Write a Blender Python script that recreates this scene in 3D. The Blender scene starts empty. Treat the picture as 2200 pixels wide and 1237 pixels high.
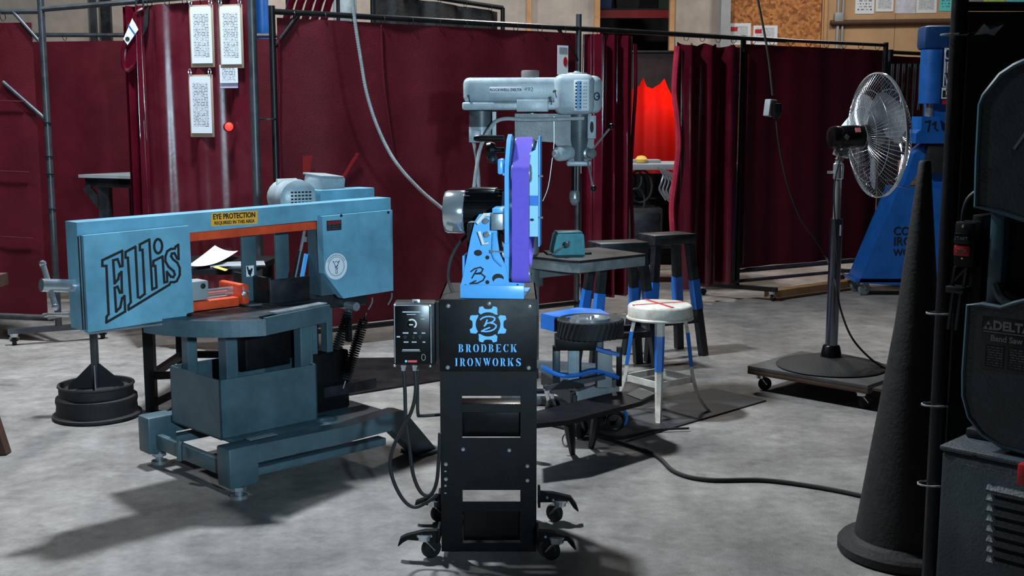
import bpy, bmesh, math, random
from mathutils import Vector, Matrix
random.seed(7)
SC = bpy.context.scene
COL = SC.collection
PI = math.pi

# ------------------------------------------------------------------ camera, world, light, exposure
FPX, CAMH = 2500.0, 1.28
PITCH = math.atan((618.5 - 260) / FPX)
cam_d = bpy.data.cameras.new('camera'); cam_d.sensor_width = 36; cam_d.lens = FPX / 2200 * 36
cam_d.clip_end = 100
cam = bpy.data.objects.new('camera', cam_d); COL.objects.link(cam)
cam.location = (0, 0, CAMH); cam.rotation_euler = (PI / 2 - PITCH, 0, 0)
SC.camera = cam

w = bpy.data.worlds.new('world'); SC.world = w; w.use_nodes = True
w.node_tree.nodes['Background'].inputs[0].default_value = (0.55, 0.72, 1.0, 1)
w.node_tree.nodes['Background'].inputs[1].default_value = 0.009

def lamp(name, kind, loc, target, power, color, size=0.3, sizey=None, spot=None):
    d = bpy.data.lights.new(name, kind); d.energy = power; d.color = color
    if kind == 'AREA':
        d.size = size
        if sizey: d.shape = 'RECTANGLE'; d.size_y = sizey
    else:
        d.shadow_soft_size = size
    if spot: d.spot_size = math.radians(spot); d.spot_blend = 0.85
    o = bpy.data.objects.new(name, d); COL.objects.link(o); o.location = loc
    o.rotation_euler = (Vector(target) - Vector(loc)).to_track_quat('-Z', 'Y').to_euler()
    return o
COOL = (0.80, 0.92, 1.0)
lamp('front_work_light', 'SPOT', (0.75, -0.6, 1.56), (-0.80, 4.6, 1.2), 820, (0.58, 0.84, 1.0), 0.06, spot=42)
lamp('high_bay_light_a', 'AREA', (-1.4, 5.3, 4.6), (-1.3, 4.9, 0), 330, (0.84, 0.93, 1.0), 0.3)
lamp('high_bay_light_b', 'AREA', (0.6, 9.4, 4.2), (0.6, 9.4, 0), 110, (1.0, 0.96, 0.9), 0.5)
lamp('foreground_fill_light', 'AREA', (-3.9, 5.8, 4.4), (-2.6, 3.6, 0), 110, (0.92, 0.96, 1.0), 0.3)  # added fill, brightens the foreground floor
lamp('back_wall_fill_light', 'AREA', (-2.6, 10.2, 4.1), (-2.6, 12.0, 1.5), 90, (1.0, 0.93, 0.86), 0.5)  # added to lift the left of the back wall
lamp('high_bay_light_d', 'AREA', (3.4, 10.2, 4.0), (3.4, 11.5, 0), 60, (1.0, 0.93, 0.84), 0.6)
SC.view_settings.view_transform = 'Standard'
SC.view_settings.look = 'None'
SC.view_settings.gamma = 1
SC.view_settings.use_curve_mapping = False
SC.view_settings.exposure = 0.0

# ------------------------------------------------------------------ measuring helpers (pixel of a known plane -> metres)
_F = Vector((0, math.cos(PITCH), -math.sin(PITCH))); _U = Vector((0, math.sin(PITCH), math.cos(PITCH)))
def ray(x, y): return _F + Vector((1, 0, 0)) * ((x - 1100) / FPX) - _U * ((y - 618.5) / FPX)
def G(x, y, z=0.0):
    d = ray(x, y); t = (z - CAMH) / d.z
    return Vector((0, 0, CAMH)) + d * t
def A(x, y, Y):
    d = ray(x, y); return Vector((0, 0, CAMH)) + d * (Y / d.y)
class Fr:
    """A thing's own upright frame: origin on the floor, turned by deg about z."""
    def __init__(s, ox, oy, deg=0.0):
        s.o = Vector((ox, oy, 0)); s.a = math.radians(deg)
        s.x = Vector((math.cos(s.a), math.sin(s.a), 0)); s.y = Vector((-math.sin(s.a), math.cos(s.a), 0))
    def loc(s, P):
        q = Vector(P) - s.o; return Vector((q.dot(s.x), q.dot(s.y), q.z))
    def Y(s, px, py, yl=0.0):
        d = ray(px, py); c = Vector((0, 0, CAMH))
        t = (s.o + s.y * yl - c).dot(s.y) / d.dot(s.y); p = s.loc(c + d * t); return (p.x, p.z)
    def X(s, px, py, xl=0.0):
        d = ray(px, py); c = Vector((0, 0, CAMH))
        t = (s.o + s.x * xl - c).dot(s.x) / d.dot(s.x); p = s.loc(c + d * t); return (p.y, p.z)
    def Z(s, px, py, z):
        p = s.loc(G(px, py, z)); return (p.x, p.y)

# ------------------------------------------------------------------ materials
def lin(c):
    return tuple((v / 12.92 if v <= 0.04045 else ((v + 0.055) / 1.055) ** 2.4) for v in [k / 255 for k in c])
MATS = {}
def mat(name, c, rough=0.5, metal=0.0, var=0.15, scale=6.0, bump=0.0, bscale=60.0, spec=0.5, c2=None, detail=5, trans=None, emis=None, estr=0):
    if name in MATS: return MATS[name]
    m = bpy.data.materials.new(name); m.use_nodes = True; nt = m.node_tree; N = nt.nodes; L = nt.links
    b = N['Principled BSDF']; b.inputs['Roughness'].default_value = rough; b.inputs['Metallic'].default_value = metal
    b.inputs['Specular IOR Level'].default_value = spec
    col = lin(c)
    tc = N.new('ShaderNodeTexCoord')
    ns = N.new('ShaderNodeTexNoise'); ns.inputs['Scale'].default_value = scale; ns.inputs['Detail'].default_value = detail; ns.inputs['Roughness'].default_value = 0.65
    L.new(tc.outputs['Object'], ns.inputs['Vector'])
    rp = N.new('ShaderNodeValToRGB'); rp.color_ramp.elements[0].position = 0.32; rp.color_ramp.elements[1].position = 0.68
    lo = lin(c2) if c2 else tuple(v * (1 - var) for v in col); hi = col if c2 else tuple(min(1, v * (1 + var)) for v in col)
    rp.color_ramp.elements[0].color = (*lo, 1); rp.color_ramp.elements[1].color = (*hi, 1)
    L.new(ns.outputs['Fac'], rp.inputs['Fac']); L.new(rp.outputs['Color'], b.inputs['Base Color'])
    mr = N.new('ShaderNodeMapRange'); mr.inputs['To Min'].default_value = max(0.02, rough - 0.12); mr.inputs['To Max'].default_value = min(1, rough + 0.12)
    L.new(ns.outputs['Fac'], mr.inputs['Value']); L.new(mr.outputs['Result'], b.inputs['Roughness'])
    if bump:
        n2 = N.new('ShaderNodeTexNoise'); n2.inputs['Scale'].default_value = bscale; n2.inputs['Detail'].default_value = 4
        L.new(tc.outputs['Object'], n2.inputs['Vector'])
        bp = N.new('ShaderNodeBump'); bp.inputs['Strength'].default_value = bump; bp.inputs['Distance'].default_value = 0.01
        L.new(n2.outputs['Fac'], bp.inputs['Height']); L.new(bp.outputs['Normal'], b.inputs['Normal'])
    if trans:
        tr = N.new('ShaderNodeBsdfTranslucent'); tr.inputs['Color'].default_value = (*lin(trans[0]), 1)
        mx = N.new('ShaderNodeMixShader'); mx.inputs[0].default_value = trans[1]
        L.new(b.outputs[0], mx.inputs[1]); L.new(tr.outputs[0], mx.inputs[2]); L.new(mx.outputs[0], N['Material Output'].inputs[0])
    if emis:
        b.inputs['Emission Color'].default_value = (*lin(emis), 1); b.inputs['Emission Strength'].default_value = estr
    MATS[name] = m; return m

TEAL = mat('teal_enamel', (100, 152, 176), 0.42, var=0.24, scale=6, bump=0.05, bscale=220)
TEALD = mat('shaded_grey_teal_enamel', (62, 84, 93), 0.42, var=0.25, scale=7, bump=0.05, bscale=200)  # grey-teal enamel, darkened further for weaker light on the saw's lower parts
SKY = mat('sky_blue_powder_coat', (92, 170, 236), 0.30, var=0.06, scale=12)
SKYD = mat('royal_blue_paint', (36, 112, 205), 0.38, var=0.15, scale=10)
PRESSB = mat('press_blue_paint', (22, 92, 172), 0.42, var=0.18, scale=8)
BLACK = mat('black_powder_coat', (9, 10, 12), 0.5, var=0.3, scale=18, bump=0.06, bscale=400, spec=0.22)
BLACKG = mat('black_gloss', (8, 9, 11), 0.28, var=0.2, spec=0.35)
RUBBER = mat('black_rubber', (20, 21, 23), 0.7, var=0.3, scale=20)
CHROME = mat('chrome', (215, 222, 228), 0.14, 0.8, var=0.06)
GALV = mat('galvanised_steel', (178, 186, 192), 0.4, 0.4, var=0.15, scale=30)
STEEL = mat('worn_steel', (150, 158, 164), 0.34, 0.6, var=0.25, scale=14)
DSTEEL = mat('dark_steel', (62, 66, 70), 0.45, 0.85, var=0.35, scale=14)
PIPE = mat('painted_grey_pipe', (74, 78, 84), 0.4, 0.6, var=0.3, scale=10)
PIPEB = mat('black_pipe', (30, 31, 34), 0.38, 0.5, var=0.3, scale=10)
CAST = mat('grey_machine_enamel', (150, 164, 172), 0.36, var=0.22, scale=13, bump=0.06, bscale=120)
CASTD = mat('dark_machine_enamel', (72, 80, 85), 0.4, var=0.3, scale=10, bump=0.06, bscale=120)
WHITE = mat('white_paint', (222, 222, 216), 0.45, var=0.12, scale=25)
WORN = mat('worn_white_paint', (240, 240, 234), 0.45, scale=11, c2=(178, 166, 148), detail=9)
PAPER = mat('white_paper', (214, 220, 226), 0.8, var=0.02)
INK = mat('black_ink', (12, 13, 16), 0.7, var=0.1)
GREYP = mat('grey_paint', (140, 146, 150), 0.5, var=0.12)
ORANGE = mat('orange_red_paint', (205, 72, 38), 0.42, var=0.2, scale=18)
REDP = mat('red_paint', (176, 28, 36), 0.4, var=0.15, scale=18)
REDT = mat('red_tape', (190, 28, 30), 0.5, var=0.1)
PURPLE = mat('purple_abrasive', (104, 84, 196), 0.85, var=0.07, scale=90, bump=0.15, bscale=900)
YELLOW = mat('orange_sticker', (232, 164, 48), 0.5, var=0.08)
GOLD = mat('gold_paper', (214, 178, 84), 0.7, var=0.1)
TURQ = mat('turquoise_vise_paint', (58, 150, 166), 0.4, var=0.22, scale=25)
TAN = mat('tan_board', (170, 138, 104), 0.8, var=0.12, scale=3)
WOOD = mat('raw_wood_stud', (176, 134, 92), 0.75, var=0.2, scale=10)
DWOOD = mat('dark_wood', (72, 48, 34), 0.7, var=0.3, scale=14)
SHEET = mat('dusty_plastic_sheeting', (158, 150, 142), 0.5, var=0.22, scale=2.2, bump=0.5, bscale=7)
IRON = mat('rough_cast_iron', (32, 31, 32), 0.7, 0.2, var=0.35, scale=22, bump=0.2, bscale=90)
MACH = mat('charcoal_hammered_enamel', (56, 67, 72), 0.42, var=0.2, scale=16, bump=0.15, bscale=150)
MACHE = mat('teal_edge_enamel', (62, 92, 106), 0.35, var=0.15)
DARK = mat('dark_clutter', (34, 35, 37), 0.6, var=0.4, scale=14)
CARD = mat('brown_card', (150, 128, 108), 0.7, var=0.12)
CURT = mat('dark_red_welding_curtain', (82, 13, 27), 0.55, var=0.22, scale=4, bump=0.25, bscale=160, detail=8, spec=0.3, trans=((150, 14, 22), 0.12))
CURTG = mat('glossy_red_vinyl_strip', (84, 14, 30), 0.16, var=0.3, scale=3, bump=0.06, bscale=14, spec=0.6, trans=((150, 14, 22), 0.12))
CURTD = mat('dusty_red_vinyl', (98, 36, 48), 0.28, scale=2.6, c2=(78, 13, 26), bump=0.08, bscale=16, trans=((150, 14, 22), 0.12))
CURTK = mat('black_welding_curtain', (17, 18, 20), 0.6, var=0.3, scale=4, bump=0.3, bscale=40)
GLOWC = mat('backlit_red_curtain', (150, 20, 24), 0.6, var=0.15, scale=3, trans=((255, 96, 72), 0.6))
REDGLOW = mat('red_glow', (255, 40, 30), 0.5, var=0.0, emis=(255, 60, 50), estr=1.6)
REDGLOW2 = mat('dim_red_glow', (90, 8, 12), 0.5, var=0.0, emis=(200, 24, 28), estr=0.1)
VIOLET = mat('clear_blue_sheet', (120, 150, 230), 0.3, var=0.1)

def floor_mat():
    m = bpy.data.materials.new('stained_concrete'); m.use_nodes = True; nt = m.node_tree; N = nt.nodes; L = nt.links
    b = N['Principled BSDF']; tc = N.new('ShaderNodeTexCoord')
    def noise(s, d, r=0.6):
        n = N.new('ShaderNodeTexNoise'); n.inputs['Scale'].default_value = s; n.inputs['Detail'].default_value = d; n.inputs['Roughness'].default_value = r
        L.new(tc.outputs['Object'], n.inputs['Vector']); return n
    n1 = noise(1.1, 8, 0.7); n2 = noise(9, 8, 0.75); n3 = noise(160, 3); n4 = noise(3.1, 6, 0.7)
    r1 = N.new('ShaderNodeValToRGB'); r1.color_ramp.elements[0].position = 0.3; r1.color_ramp.elements[1].position = 0.7
    r1.color_ramp.elements[0].color = (*lin((104, 100, 98)), 1); r1.color_ramp.elements[1].color = (*lin((172, 168, 164)), 1)
    L.new(n1.outputs['Fac'], r1.inputs['Fac'])
    r2 = N.new('ShaderNodeValToRGB'); r2.color_ramp.elements[0].position = 0.3; r2.color_ramp.elements[1].position = 0.62
    r2.color_ramp.elements[0].color = (0.42, 0.41, 0.40, 1); r2.color_ramp.elements[1].color = (1, 1, 1, 1)
    L.new(n2.outputs['Fac'], r2.inputs['Fac'])
    mx = N.new('ShaderNodeMix'); mx.data_type = 'RGBA'; mx.blend_type = 'MULTIPLY'; mx.inputs[0].default_value = 0.8
    L.new(r1.outputs[0], mx.inputs[6]); L.new(r2.outputs[0], mx.inputs[7])
    r4 = N.new('ShaderNodeValToRGB'); r4.color_ramp.elements[0].position = 0.28; r4.color_ramp.elements[1].position = 0.42
    r4.color_ramp.elements[0].color = (0.32, 0.31, 0.29, 1); r4.color_ramp.elements[1].color = (1, 1, 1, 1)
    L.new(n4.outputs['Fac'], r4.inputs['Fac'])
    m2 = N.new('ShaderNodeMix'); m2.data_type = 'RGBA'; m2.blend_type = 'MULTIPLY'; m2.inputs[0].default_value = 0.7
    L.new(mx.outputs[2], m2.inputs[6]); L.new(r4.outputs[0], m2.inputs[7])
    L.new(m2.outputs[2], b.inputs['Base Color'])
    b.inputs['Roughness'].default_value = 0.62; b.inputs['Specular IOR Level'].default_value = 0.35
    ad = N.new('ShaderNodeMath'); ad.operation = 'ADD'; L.new(n2.outputs['Fac'], ad.inputs[0]); L.new(n3.outputs['Fac'], ad.inputs[1])
    bp = N.new('ShaderNodeBump'); bp.inputs['Strength'].default_value = 0.25; bp.inputs['Distance'].default_value = 0.01
    L.new(ad.outputs[0], bp.inputs['Height']); L.new(bp.outputs['Normal'], b.inputs['Normal'])
    return m
def osb_mat():
    m = bpy.data.materials.new('oriented_strand_board'); m.use_nodes = True; nt = m.node_tree; N = nt.nodes; L = nt.links
    b = N['Principled BSDF']; tc = N.new('ShaderNodeTexCoord')
    v = N.new('ShaderNodeTexVoronoi'); v.inputs['Scale'].default_value = 38; L.new(tc.outputs['Object'], v.inputs['Vector'])
    r = N.new('ShaderNodeValToRGB'); r.color_ramp.elements[0].color = (*lin((116, 66, 28)), 1); r.color_ramp.elements[1].color = (*lin((186, 124, 66)), 1)
    sp = N.new('ShaderNodeSeparateColor'); L.new(v.outputs['Color'], sp.inputs[0]); L.new(sp.outputs[0], r.inputs['Fac'])
    L.new(r.outputs[0], b.inputs['Base Color']); b.inputs['Roughness'].default_value = 0.75
    return m
def doc_mat(name, bw=0.03, rh=0.0085, paper=(206, 212, 220), ink=(74, 82, 96), mx0=0.13, mx1=0.87, mz0=0.1, mz1=0.88):
    """Sheet of print: rows of words with margins, in the sheet's own coordinates."""
    m = bpy.data.materials.new(name); m.use_nodes = True; nt = m.node_tree; N = nt.nodes; L = nt.links
    b = N['Principled BSDF']; tc = N.new('ShaderNodeTexCoord'); s = N.new('ShaderNodeSeparateXYZ'); L.new(tc.outputs['Object'], s.inputs[0])
    g = N.new('ShaderNodeSeparateXYZ'); L.new(tc.outputs['Generated'], g.inputs[0])
    c = N.new('ShaderNodeCombineXYZ'); L.new(s.outputs[0], c.inputs[0]); L.new(s.outputs[2], c.inputs[1])
    br = N.new('ShaderNodeTexBrick'); br.inputs['Scale'].default_value = 1; br.inputs['Brick Width'].default_value = bw; br.inputs['Row Height'].default_value = rh
    br.inputs['Mortar Size'].default_value = rh * 0.27; br.inputs['Mortar Smooth'].default_value = 0.1; br.offset = 0.37; br.squash = 0.6; br.squash_frequency = 3
    br.inputs['Color1'].default_value = (*lin(ink), 1); br.inputs['Color2'].default_value = (*lin(paper), 1); br.inputs['Mortar'].default_value = (*lin(paper), 1); br.inputs['Bias'].default_value = -0.4
    L.new(c.outputs[0], br.inputs['Vector'])
    def step(out, lo, hi):
        a = N.new('ShaderNodeMath'); a.operation = 'GREATER_THAN'; a.inputs[1].default_value = lo; L.new(out, a.inputs[0])
        d = N.new('ShaderNodeMath'); d.operation = 'LESS_THAN'; d.inputs[1].default_value = hi; L.new(out, d.inputs[0])
        e = N.new('ShaderNodeMath'); e.operation = 'MULTIPLY'; L.new(a.outputs[0], e.inputs[0]); L.new(d.outputs[0], e.inputs[1]); return e
    e1 = step(g.outputs[0], mx0, mx1); e2 = step(g.outputs[2], mz0, mz1)
    e = N.new('ShaderNodeMath'); e.operation = 'MULTIPLY'; L.new(e1.outputs[0], e.inputs[0]); L.new(e2.outputs[0], e.inputs[1])
    mx = N.new('ShaderNodeMix'); mx.data_type = 'RGBA'; L.new(e.outputs[0], mx.inputs[0]); mx.inputs[6].default_value = (*lin(paper), 1)
    L.new(br.outputs['Color'], mx.inputs[7]); L.new(mx.outputs[2], b.inputs['Base Color']); b.inputs['Roughness'].default_value = 0.7
    return m
FLOOR = floor_mat(); OSB = osb_mat(); DOC = doc_mat('printed_sheet')
DOCB = doc_mat('printed_chart', 0.05, 0.03, ink=(40, 44, 50)); DOCT = doc_mat('printed_teal_sheet', 0.06, 0.03, paper=(90, 190, 196), ink=(30, 90, 110))
LBL = doc_mat('black_label_print', 0.02, 0.006, paper=(14, 16, 19), ink=(96, 108, 114), mx0=0.1, mx1=0.92, mz0=0.06, mz1=0.94)
DANGER = doc_mat('danger_print', 0.03, 0.008, paper=(16, 20, 26), ink=(70, 60, 66), mx0=0.06, mx1=0.94, mz0=0.1, mz1=0.7)

# ------------------------------------------------------------------ mesh builder
def axes(o, x, y, z):
    m = Matrix.Identity(4)
    for i, a in enumerate((x, y, z)):
        a = Vector(a).normalized()
        for r in range(3): m[r][i] = a[r]
    for r in range(3): m[r][3] = o[r]
    return m
def zto(d):
    d = Vector(d).normalized(); t = Vector((0, 0, 1)) if abs(d.z) < 0.95 else Vector((1, 0, 0))
    x = t.cross(d).normalized(); return x, d.cross(x)
class B:
    def __init__(s): s.v = []; s.f = []
    def add(s, vs, fs, M=None):
        k = len(s.v)
        s.v += [tuple(M @ Vector(p)) if M else tuple(p) for p in vs]
        s.f += [tuple(i + k for i in f) for f in fs]; return s
    def box(s, c, sz, rot=None, bev=0.0, seg=2, M=None):
        bm = bmesh.new(); bmesh.ops.create_cube(bm, size=1.0)
        for v in bm.verts: v.co = Vector((v.co.x * sz[0], v.co.y * sz[1], v.co.z * sz[2]))
        if bev: bmesh.ops.bevel(bm, geom=bm.edges[:], offset=min(bev, min(sz) * 0.49), segments=seg, affect='EDGES', profile=0.5)
        T = Matrix.Translation(Vector(c))
        if rot: T = T @ (Matrix.Rotation(rot[2], 4, 'Z') @ Matrix.Rotation(rot[1], 4, 'Y') @ Matrix.Rotation(rot[0], 4, 'X'))
        if M: T = M @ T
        bm.verts.index_update()
        s.add([v.co.copy() for v in bm.verts], [[v.index for v in f.verts] for f in bm.faces], T); bm.free(); return s
    def bb(s, x0, x1, y0, y1, z0, z1, bev=0.0, seg=2):
        return s.box(((x0 + x1) / 2, (y0 + y1) / 2, (z0 + z1) / 2), (abs(x1 - x0), abs(y1 - y0), abs(z1 - z0)), None, bev, seg)
    def cyl(s, p0, p1, r0, r1=None, n=16, cap=True):
        p0 = Vector(p0); p1 = Vector(p1); r1 = r0 if r1 is None else r1; x, y = zto(p1 - p0); vs = []; fs = []
        for p, r in ((p0, r0), (p1, r1)):
            for i in range(n):
                a = 2 * PI * i / n; vs.append(p + x * (r * math.cos(a)) + y * (r * math.sin(a)))
        fs = [(i, (i + 1) % n, n + (i + 1) % n, n + i) for i in range(n)]
        if cap: fs += [tuple(range(n - 1, -1, -1)), tuple(range(n, 2 * n))]
        return s.add(vs, fs)
    def bar(s, p0, p1, a, b, up=(0, 0, 1), bev=0.0):
        p0 = Vector(p0); p1 = Vector(p1); d = p1 - p0; u = Vector(up)
        x = u.cross(d); x = x.normalized() if x.length > 1e-6 else Vector((1, 0, 0)); y = d.normalized().cross(x)
        return s.box((0, 0, 0), (a, b, d.length), None, bev, 1, axes((p0 + p1) / 2, x, y, d))
    def tube(s, pts, r, n=8, closed=False, cap=True):
        P = [Vector(p) for p in pts]; m = len(P); vs = []; fs = []
        rr = r if isinstance(r, (list, tuple)) else [r] * m; px = None
        for i, p in enumerate(P):
            a = P[(i - 1) % m] if (closed or i > 0) else p; c = P[(i + 1) % m] if (closed or i < m - 1) else p
            d = (c - a).normalized()
            if px is None: x, y = zto(d)
            else:
                x = px - d * px.dot(d); x = x.normalized() if x.length > 1e-6 else zto(d)[0]; y = d.cross(x)
            px = x
            for k in range(n):
                t = 2 * PI * k / n; vs.append(p + x * (rr[i] * math.cos(t)) + y * (rr[i] * math.sin(t)))
        for i in range(m if closed else m - 1):
            j = (i + 1) % m
            for k in range(n): fs.append((i * n + k, i * n + (k + 1) % n, j * n + (k + 1) % n, j * n + k))
        if cap and not closed: fs += [tuple(range(n - 1, -1, -1)), tuple(range((m - 1) * n, m * n))]
        return s.add(vs, fs)
    def lathe(s, prof, n=32, o=(0, 0, 0), ax=(0, 0, 1), a0=0.0, a1=2 * PI):
        x, y = zto(ax); M = axes(o, x, y, ax); full = abs(a1 - a0 - 2 * PI) < 1e-6; k = n if full else n + 1; vs = []; fs = []
        for r, z in prof:
            for i in range(k):
                a = a0 + (a1 - a0) * i / n; vs.append((max(r, 1e-5) * math.cos(a), max(r, 1e-5) * math.sin(a), z))
        for j in range(len(prof) - 1):
            for i in range(n): fs.append((j * k + i, j * k + (i + 1) % k, (j + 1) * k + (i + 1) % k, (j + 1) * k + i))
        return s.add(vs, fs, M)
    def prism(s, poly, h, M=None, bev=0):
        n = len(poly); vs = [(p[0], p[1], 0) for p in poly] + [(p[0], p[1], h) for p in poly]
        fs = [tuple(range(n - 1, -1, -1)), tuple(range(n, 2 * n))] + [(i, (i + 1) % n, n + (i + 1) % n, n + i) for i in range(n)]
        return s.add(vs, fs, M)
    def xz(s, poly, y0, y1):
        """polygon in local x,z extruded from y0 back to y1"""
        return s.prism([(p[0], p[1]) for p in poly], abs(y1 - y0), axes((0, max(y0, y1), 0), (1, 0, 0), (0, 0, 1), (0, -1, 0)))
    def ribbon(s, pts, wd, y0, th=0.001, closed=False):
        """flat stroke in the x,z plane standing th proud of y0 (towards -y)"""
        m = len(pts)
        for i in range(m if closed else m - 1):
            a = Vector((pts[i][0], 0, pts[i][1])); c = Vector((pts[(i + 1) % m][0], 0, pts[(i + 1) % m][1])); d = c - a
            if d.length < 1e-6: continue
            e = d.normalized() * wd * 0.42; nx = Vector((-d.z, 0, d.x)).normalized() * wd * 0.5; a = a - e; c = c + e
            q = [a + nx, a - nx, c - nx, c + nx]
            s.add([(p.x, y0, p.z) for p in q] + [(p.x, y0 - th - (i % 4) * 0.00022, p.z) for p in q],
                  [(0, 1, 2, 3), (7, 6, 5, 4), (0, 4, 5, 1), (1, 5, 6, 2), (2, 6, 7, 3), (3, 7, 4, 0)])
        return s
    def out(s, name, m, parent=None, world=False, sharp=35, kind=None):
        me = bpy.data.meshes.new(name)
        off = Vector((0, 0, 0))
        if world and parent:
            p = parent
            while p.parent: p = p.parent
            off = p.location
        me.from_pydata([tuple(Vector(v) - off) for v in s.v], [], s.f); me.validate(verbose=False)
        bm = bmesh.new(); bm.from_mesh(me); bmesh.ops.recalc_face_normals(bm, faces=bm.faces[:]); bm.to_mesh(me); bm.free()
        for p in me.polygons: p.use_smooth = True
        me.set_sharp_from_angle(angle=math.radians(sharp))
        me.materials.append(m)
        o = bpy.data.objects.new(name, me); COL.objects.link(o)
        if parent: o.parent = parent
        if kind: o['kind'] = kind
        return o
def tag(o, label, cat, group=None, kind=None):
    o['label'] = label; o['category'] = cat
    if group: o['group'] = group
    if kind: o['kind'] = kind
    return o
def thing(name, label, cat, loc=(0, 0, 0), deg=0, group=None):
    o = bpy.data.objects.new(name, None); COL.objects.link(o); o.empty_display_size = 0.1
    o.location = loc; o.rotation_euler = (0, 0, math.radians(deg)); return tag(o, label, cat, group)
def copies(o, parent, locs):
    r = []
    for l in locs:
        c = o.copy(); COL.objects.link(c); c.parent = parent; c.location = l; r.append(c)
    return r
def struct(o): o['kind'] = 'structure'; return o
def text(name, s, m, parent, size, M, bold=0.0, align='CENTER', ext=0.0008, sx=1.0):
    c = bpy.data.curves.new(name, 'FONT'); c.body = s; c.size = size; c.offset = bold; c.extrude = ext; c.align_x = align; c.align_y = 'CENTER'; c.resolution_u = 3
    t = bpy.data.objects.new(name, c); COL.objects.link(t)
    dg = bpy.context.evaluated_depsgraph_get(); me = bpy.data.meshes.new_from_object(t.evaluated_get(dg))
    bpy.data.objects.remove(t); bpy.data.curves.remove(c)
    me.transform(M @ Matrix.Diagonal((sx, 1, 1, 1))); me.materials.clear(); me.materials.append(m); me.name = name
    o = bpy.data.objects.new(name, me); COL.objects.link(o); o.parent = parent; return o
def face_y(x, y, z, tilt=0.0):
    """placement for lettering that reads from -y"""
    return Matrix.Translation((x, y, z)) @ Matrix.Rotation(-tilt, 4, 'Y') @ Matrix.Rotation(PI / 2, 4, 'X')
def smoothpts(pts, k=6):
    P = [Vector(p) for p in pts]; r = []
    for i in range(len(P) - 1):
        a = P[max(i - 1, 0)]; b = P[i]; c = P[i + 1]; d = P[min(i + 2, len(P) - 1)]
        for j in range(k):
            t = j / k; r.append(0.5 * ((2 * b) + (c - a) * t + (2 * a - 5 * b + 4 * c - d) * t * t + (3 * b - a - 3 * c + d) * t ** 3))
    return r + [P[-1]]
def rrect(x0, x1, z0, z1, r, n=4):
    p = []
    for cx, cz, a in ((x1 - r, z1 - r, 0), (x0 + r, z1 - r, 90), (x0 + r, z0 + r, 180), (x1 - r, z0 + r, 270)):
        for i in range(n + 1):
            t = math.radians(a + 90 * i / n); p.append((cx + r * math.cos(t), cz + r * math.sin(t)))
    return p
def disc(cx, cz, r, n=20, rz=None):
    return [(cx + r * math.cos(2 * PI * i / n), cz + (rz or r) * math.sin(2 * PI * i / n)) for i in range(n)]
def screw(parent, pts, r=0.006, m=None, name='screw', h=0.004):
    """round screw heads facing -y at local (x, y, z) points"""
    b = B(); b.lathe([(0, -h), (r * 0.7, -h * 0.85), (r, -h * 0.3), (r, 0.0005)], 10, (0, 0, 0), (0, 1, 0))
    o = b.out(name, m or CHROME, parent); o.location = pts[0]
    copies(o, parent, pts[1:])
def caster(parent, x, y, z, r=0.035, yaw=0.0, mw=None, world=False):
    """swivel caster standing on z=0 under height z"""
    c, s_ = math.cos(yaw), math.sin(yaw)
    off = Vector((0, 0, 0))
    if world:
        off = parent.location
    def T(p): return (x + p[0] * c - p[1] * s_ - off.x, y + p[0] * s_ + p[1] * c - off.y, p[2])
    f = B()
    f.cyl(T((0, 0, z - 0.006)), T((0, 0, z)), 0.026, n=14)
    f.lathe([(0.012, 0), (0.021, 0.003), (0.021, 0.014), (0.012, 0.018)], 14, T((0, 0, z - 0.022)))
    for sy in (-1, 1):
        f.bar(T((0.0, sy * 0.016, z - 0.022)), T((0.022, sy * 0.016, r)), 0.003, 0.024, up=(c * 0 - s_ , c, 0))
    fo = f.out('caster_fork', CHROME, parent)
    wq = B(); p0 = Vector(T((0.022, -0.012, r))); p1 = Vector(T((0.022, 0.012, r)))
    wq.lathe([(0.005, -0.012), (r * 0.86, -0.012), (r, -0.006), (r, 0.006), (r * 0.86, 0.012), (0.005, 0.012)], 18, (p0 + p1) / 2, p1 - p0)
    wq.cyl(p0 + (p0 - p1) * 0.4, p1 + (p1 - p0) * 0.4, 0.006, n=8)
    wq.out('caster_wheel', mw or RUBBER, parent)

# ------------------------------------------------------------------ setting: floor and back wall
b = B(); b.bb(-9, 9, -3, 16, -0.12, 0.0); struct(b.out('floor', FLOOR))
WY = 12.6
def WX(px): return A(px, 60, WY).x
def WZ(py): return A(1100, py, WY).z
wall = B()
wall.bb(-9, WX(1283), WY, WY + 0.15, 0, 4.2); wall.bb(WX(1440), 9, WY, WY + 0.15, 0, 4.2); wall.bb(WX(1283), WX(1440), WY, WY + 0.15, 0, 0.9)
wall = struct(wall.out('wall_back', SHEET))
b = B(); b.bb(WX(1562), WX(1762), WY - 0.03, WY - 0.001, 0.0, 3.6); b.out('strand_board_panel', OSB, wall)
b = B(); b.bb(WX(1764), WX(1920), WY - 0.028, WY - 0.001, 0.0, 3.6); b.out('tan_panel', TAN, wall)
b = B(); b.bb(WX(1921), WX(2260), WY - 0.03, WY - 0.001, 0.0, 3.6); b.out('tan_panel', TAN, wall)
for px, wdt, m in ((232, 0.10, DSTEEL), (205, 0.05, PIPE), (1136, 0.05, WOOD), (1282, 0.06, WOOD), (1442, 0.05, WOOD), (1770, 0.03, WOOD)):
    b = B(); b.bb(WX(px) - wdt / 2, WX(px) + wdt / 2, WY - 0.06, WY - 0.0005, 0, 3.8); b.out('stud', m, wall)
b = B(); x = WX(1553); b.bb(x - 0.05, x + 0.05, WY - 0.16, WY - 0.15, 0, 3.9); b.bb(x - 0.05, x + 0.05, WY - 0.04, WY - 0.03, 0, 3.9); b.bb(x - 0.012, x + 0.012, WY - 0.15, WY - 0.04, 0, 3.9)
b.out('steel_column', GREYP, wall)
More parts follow.
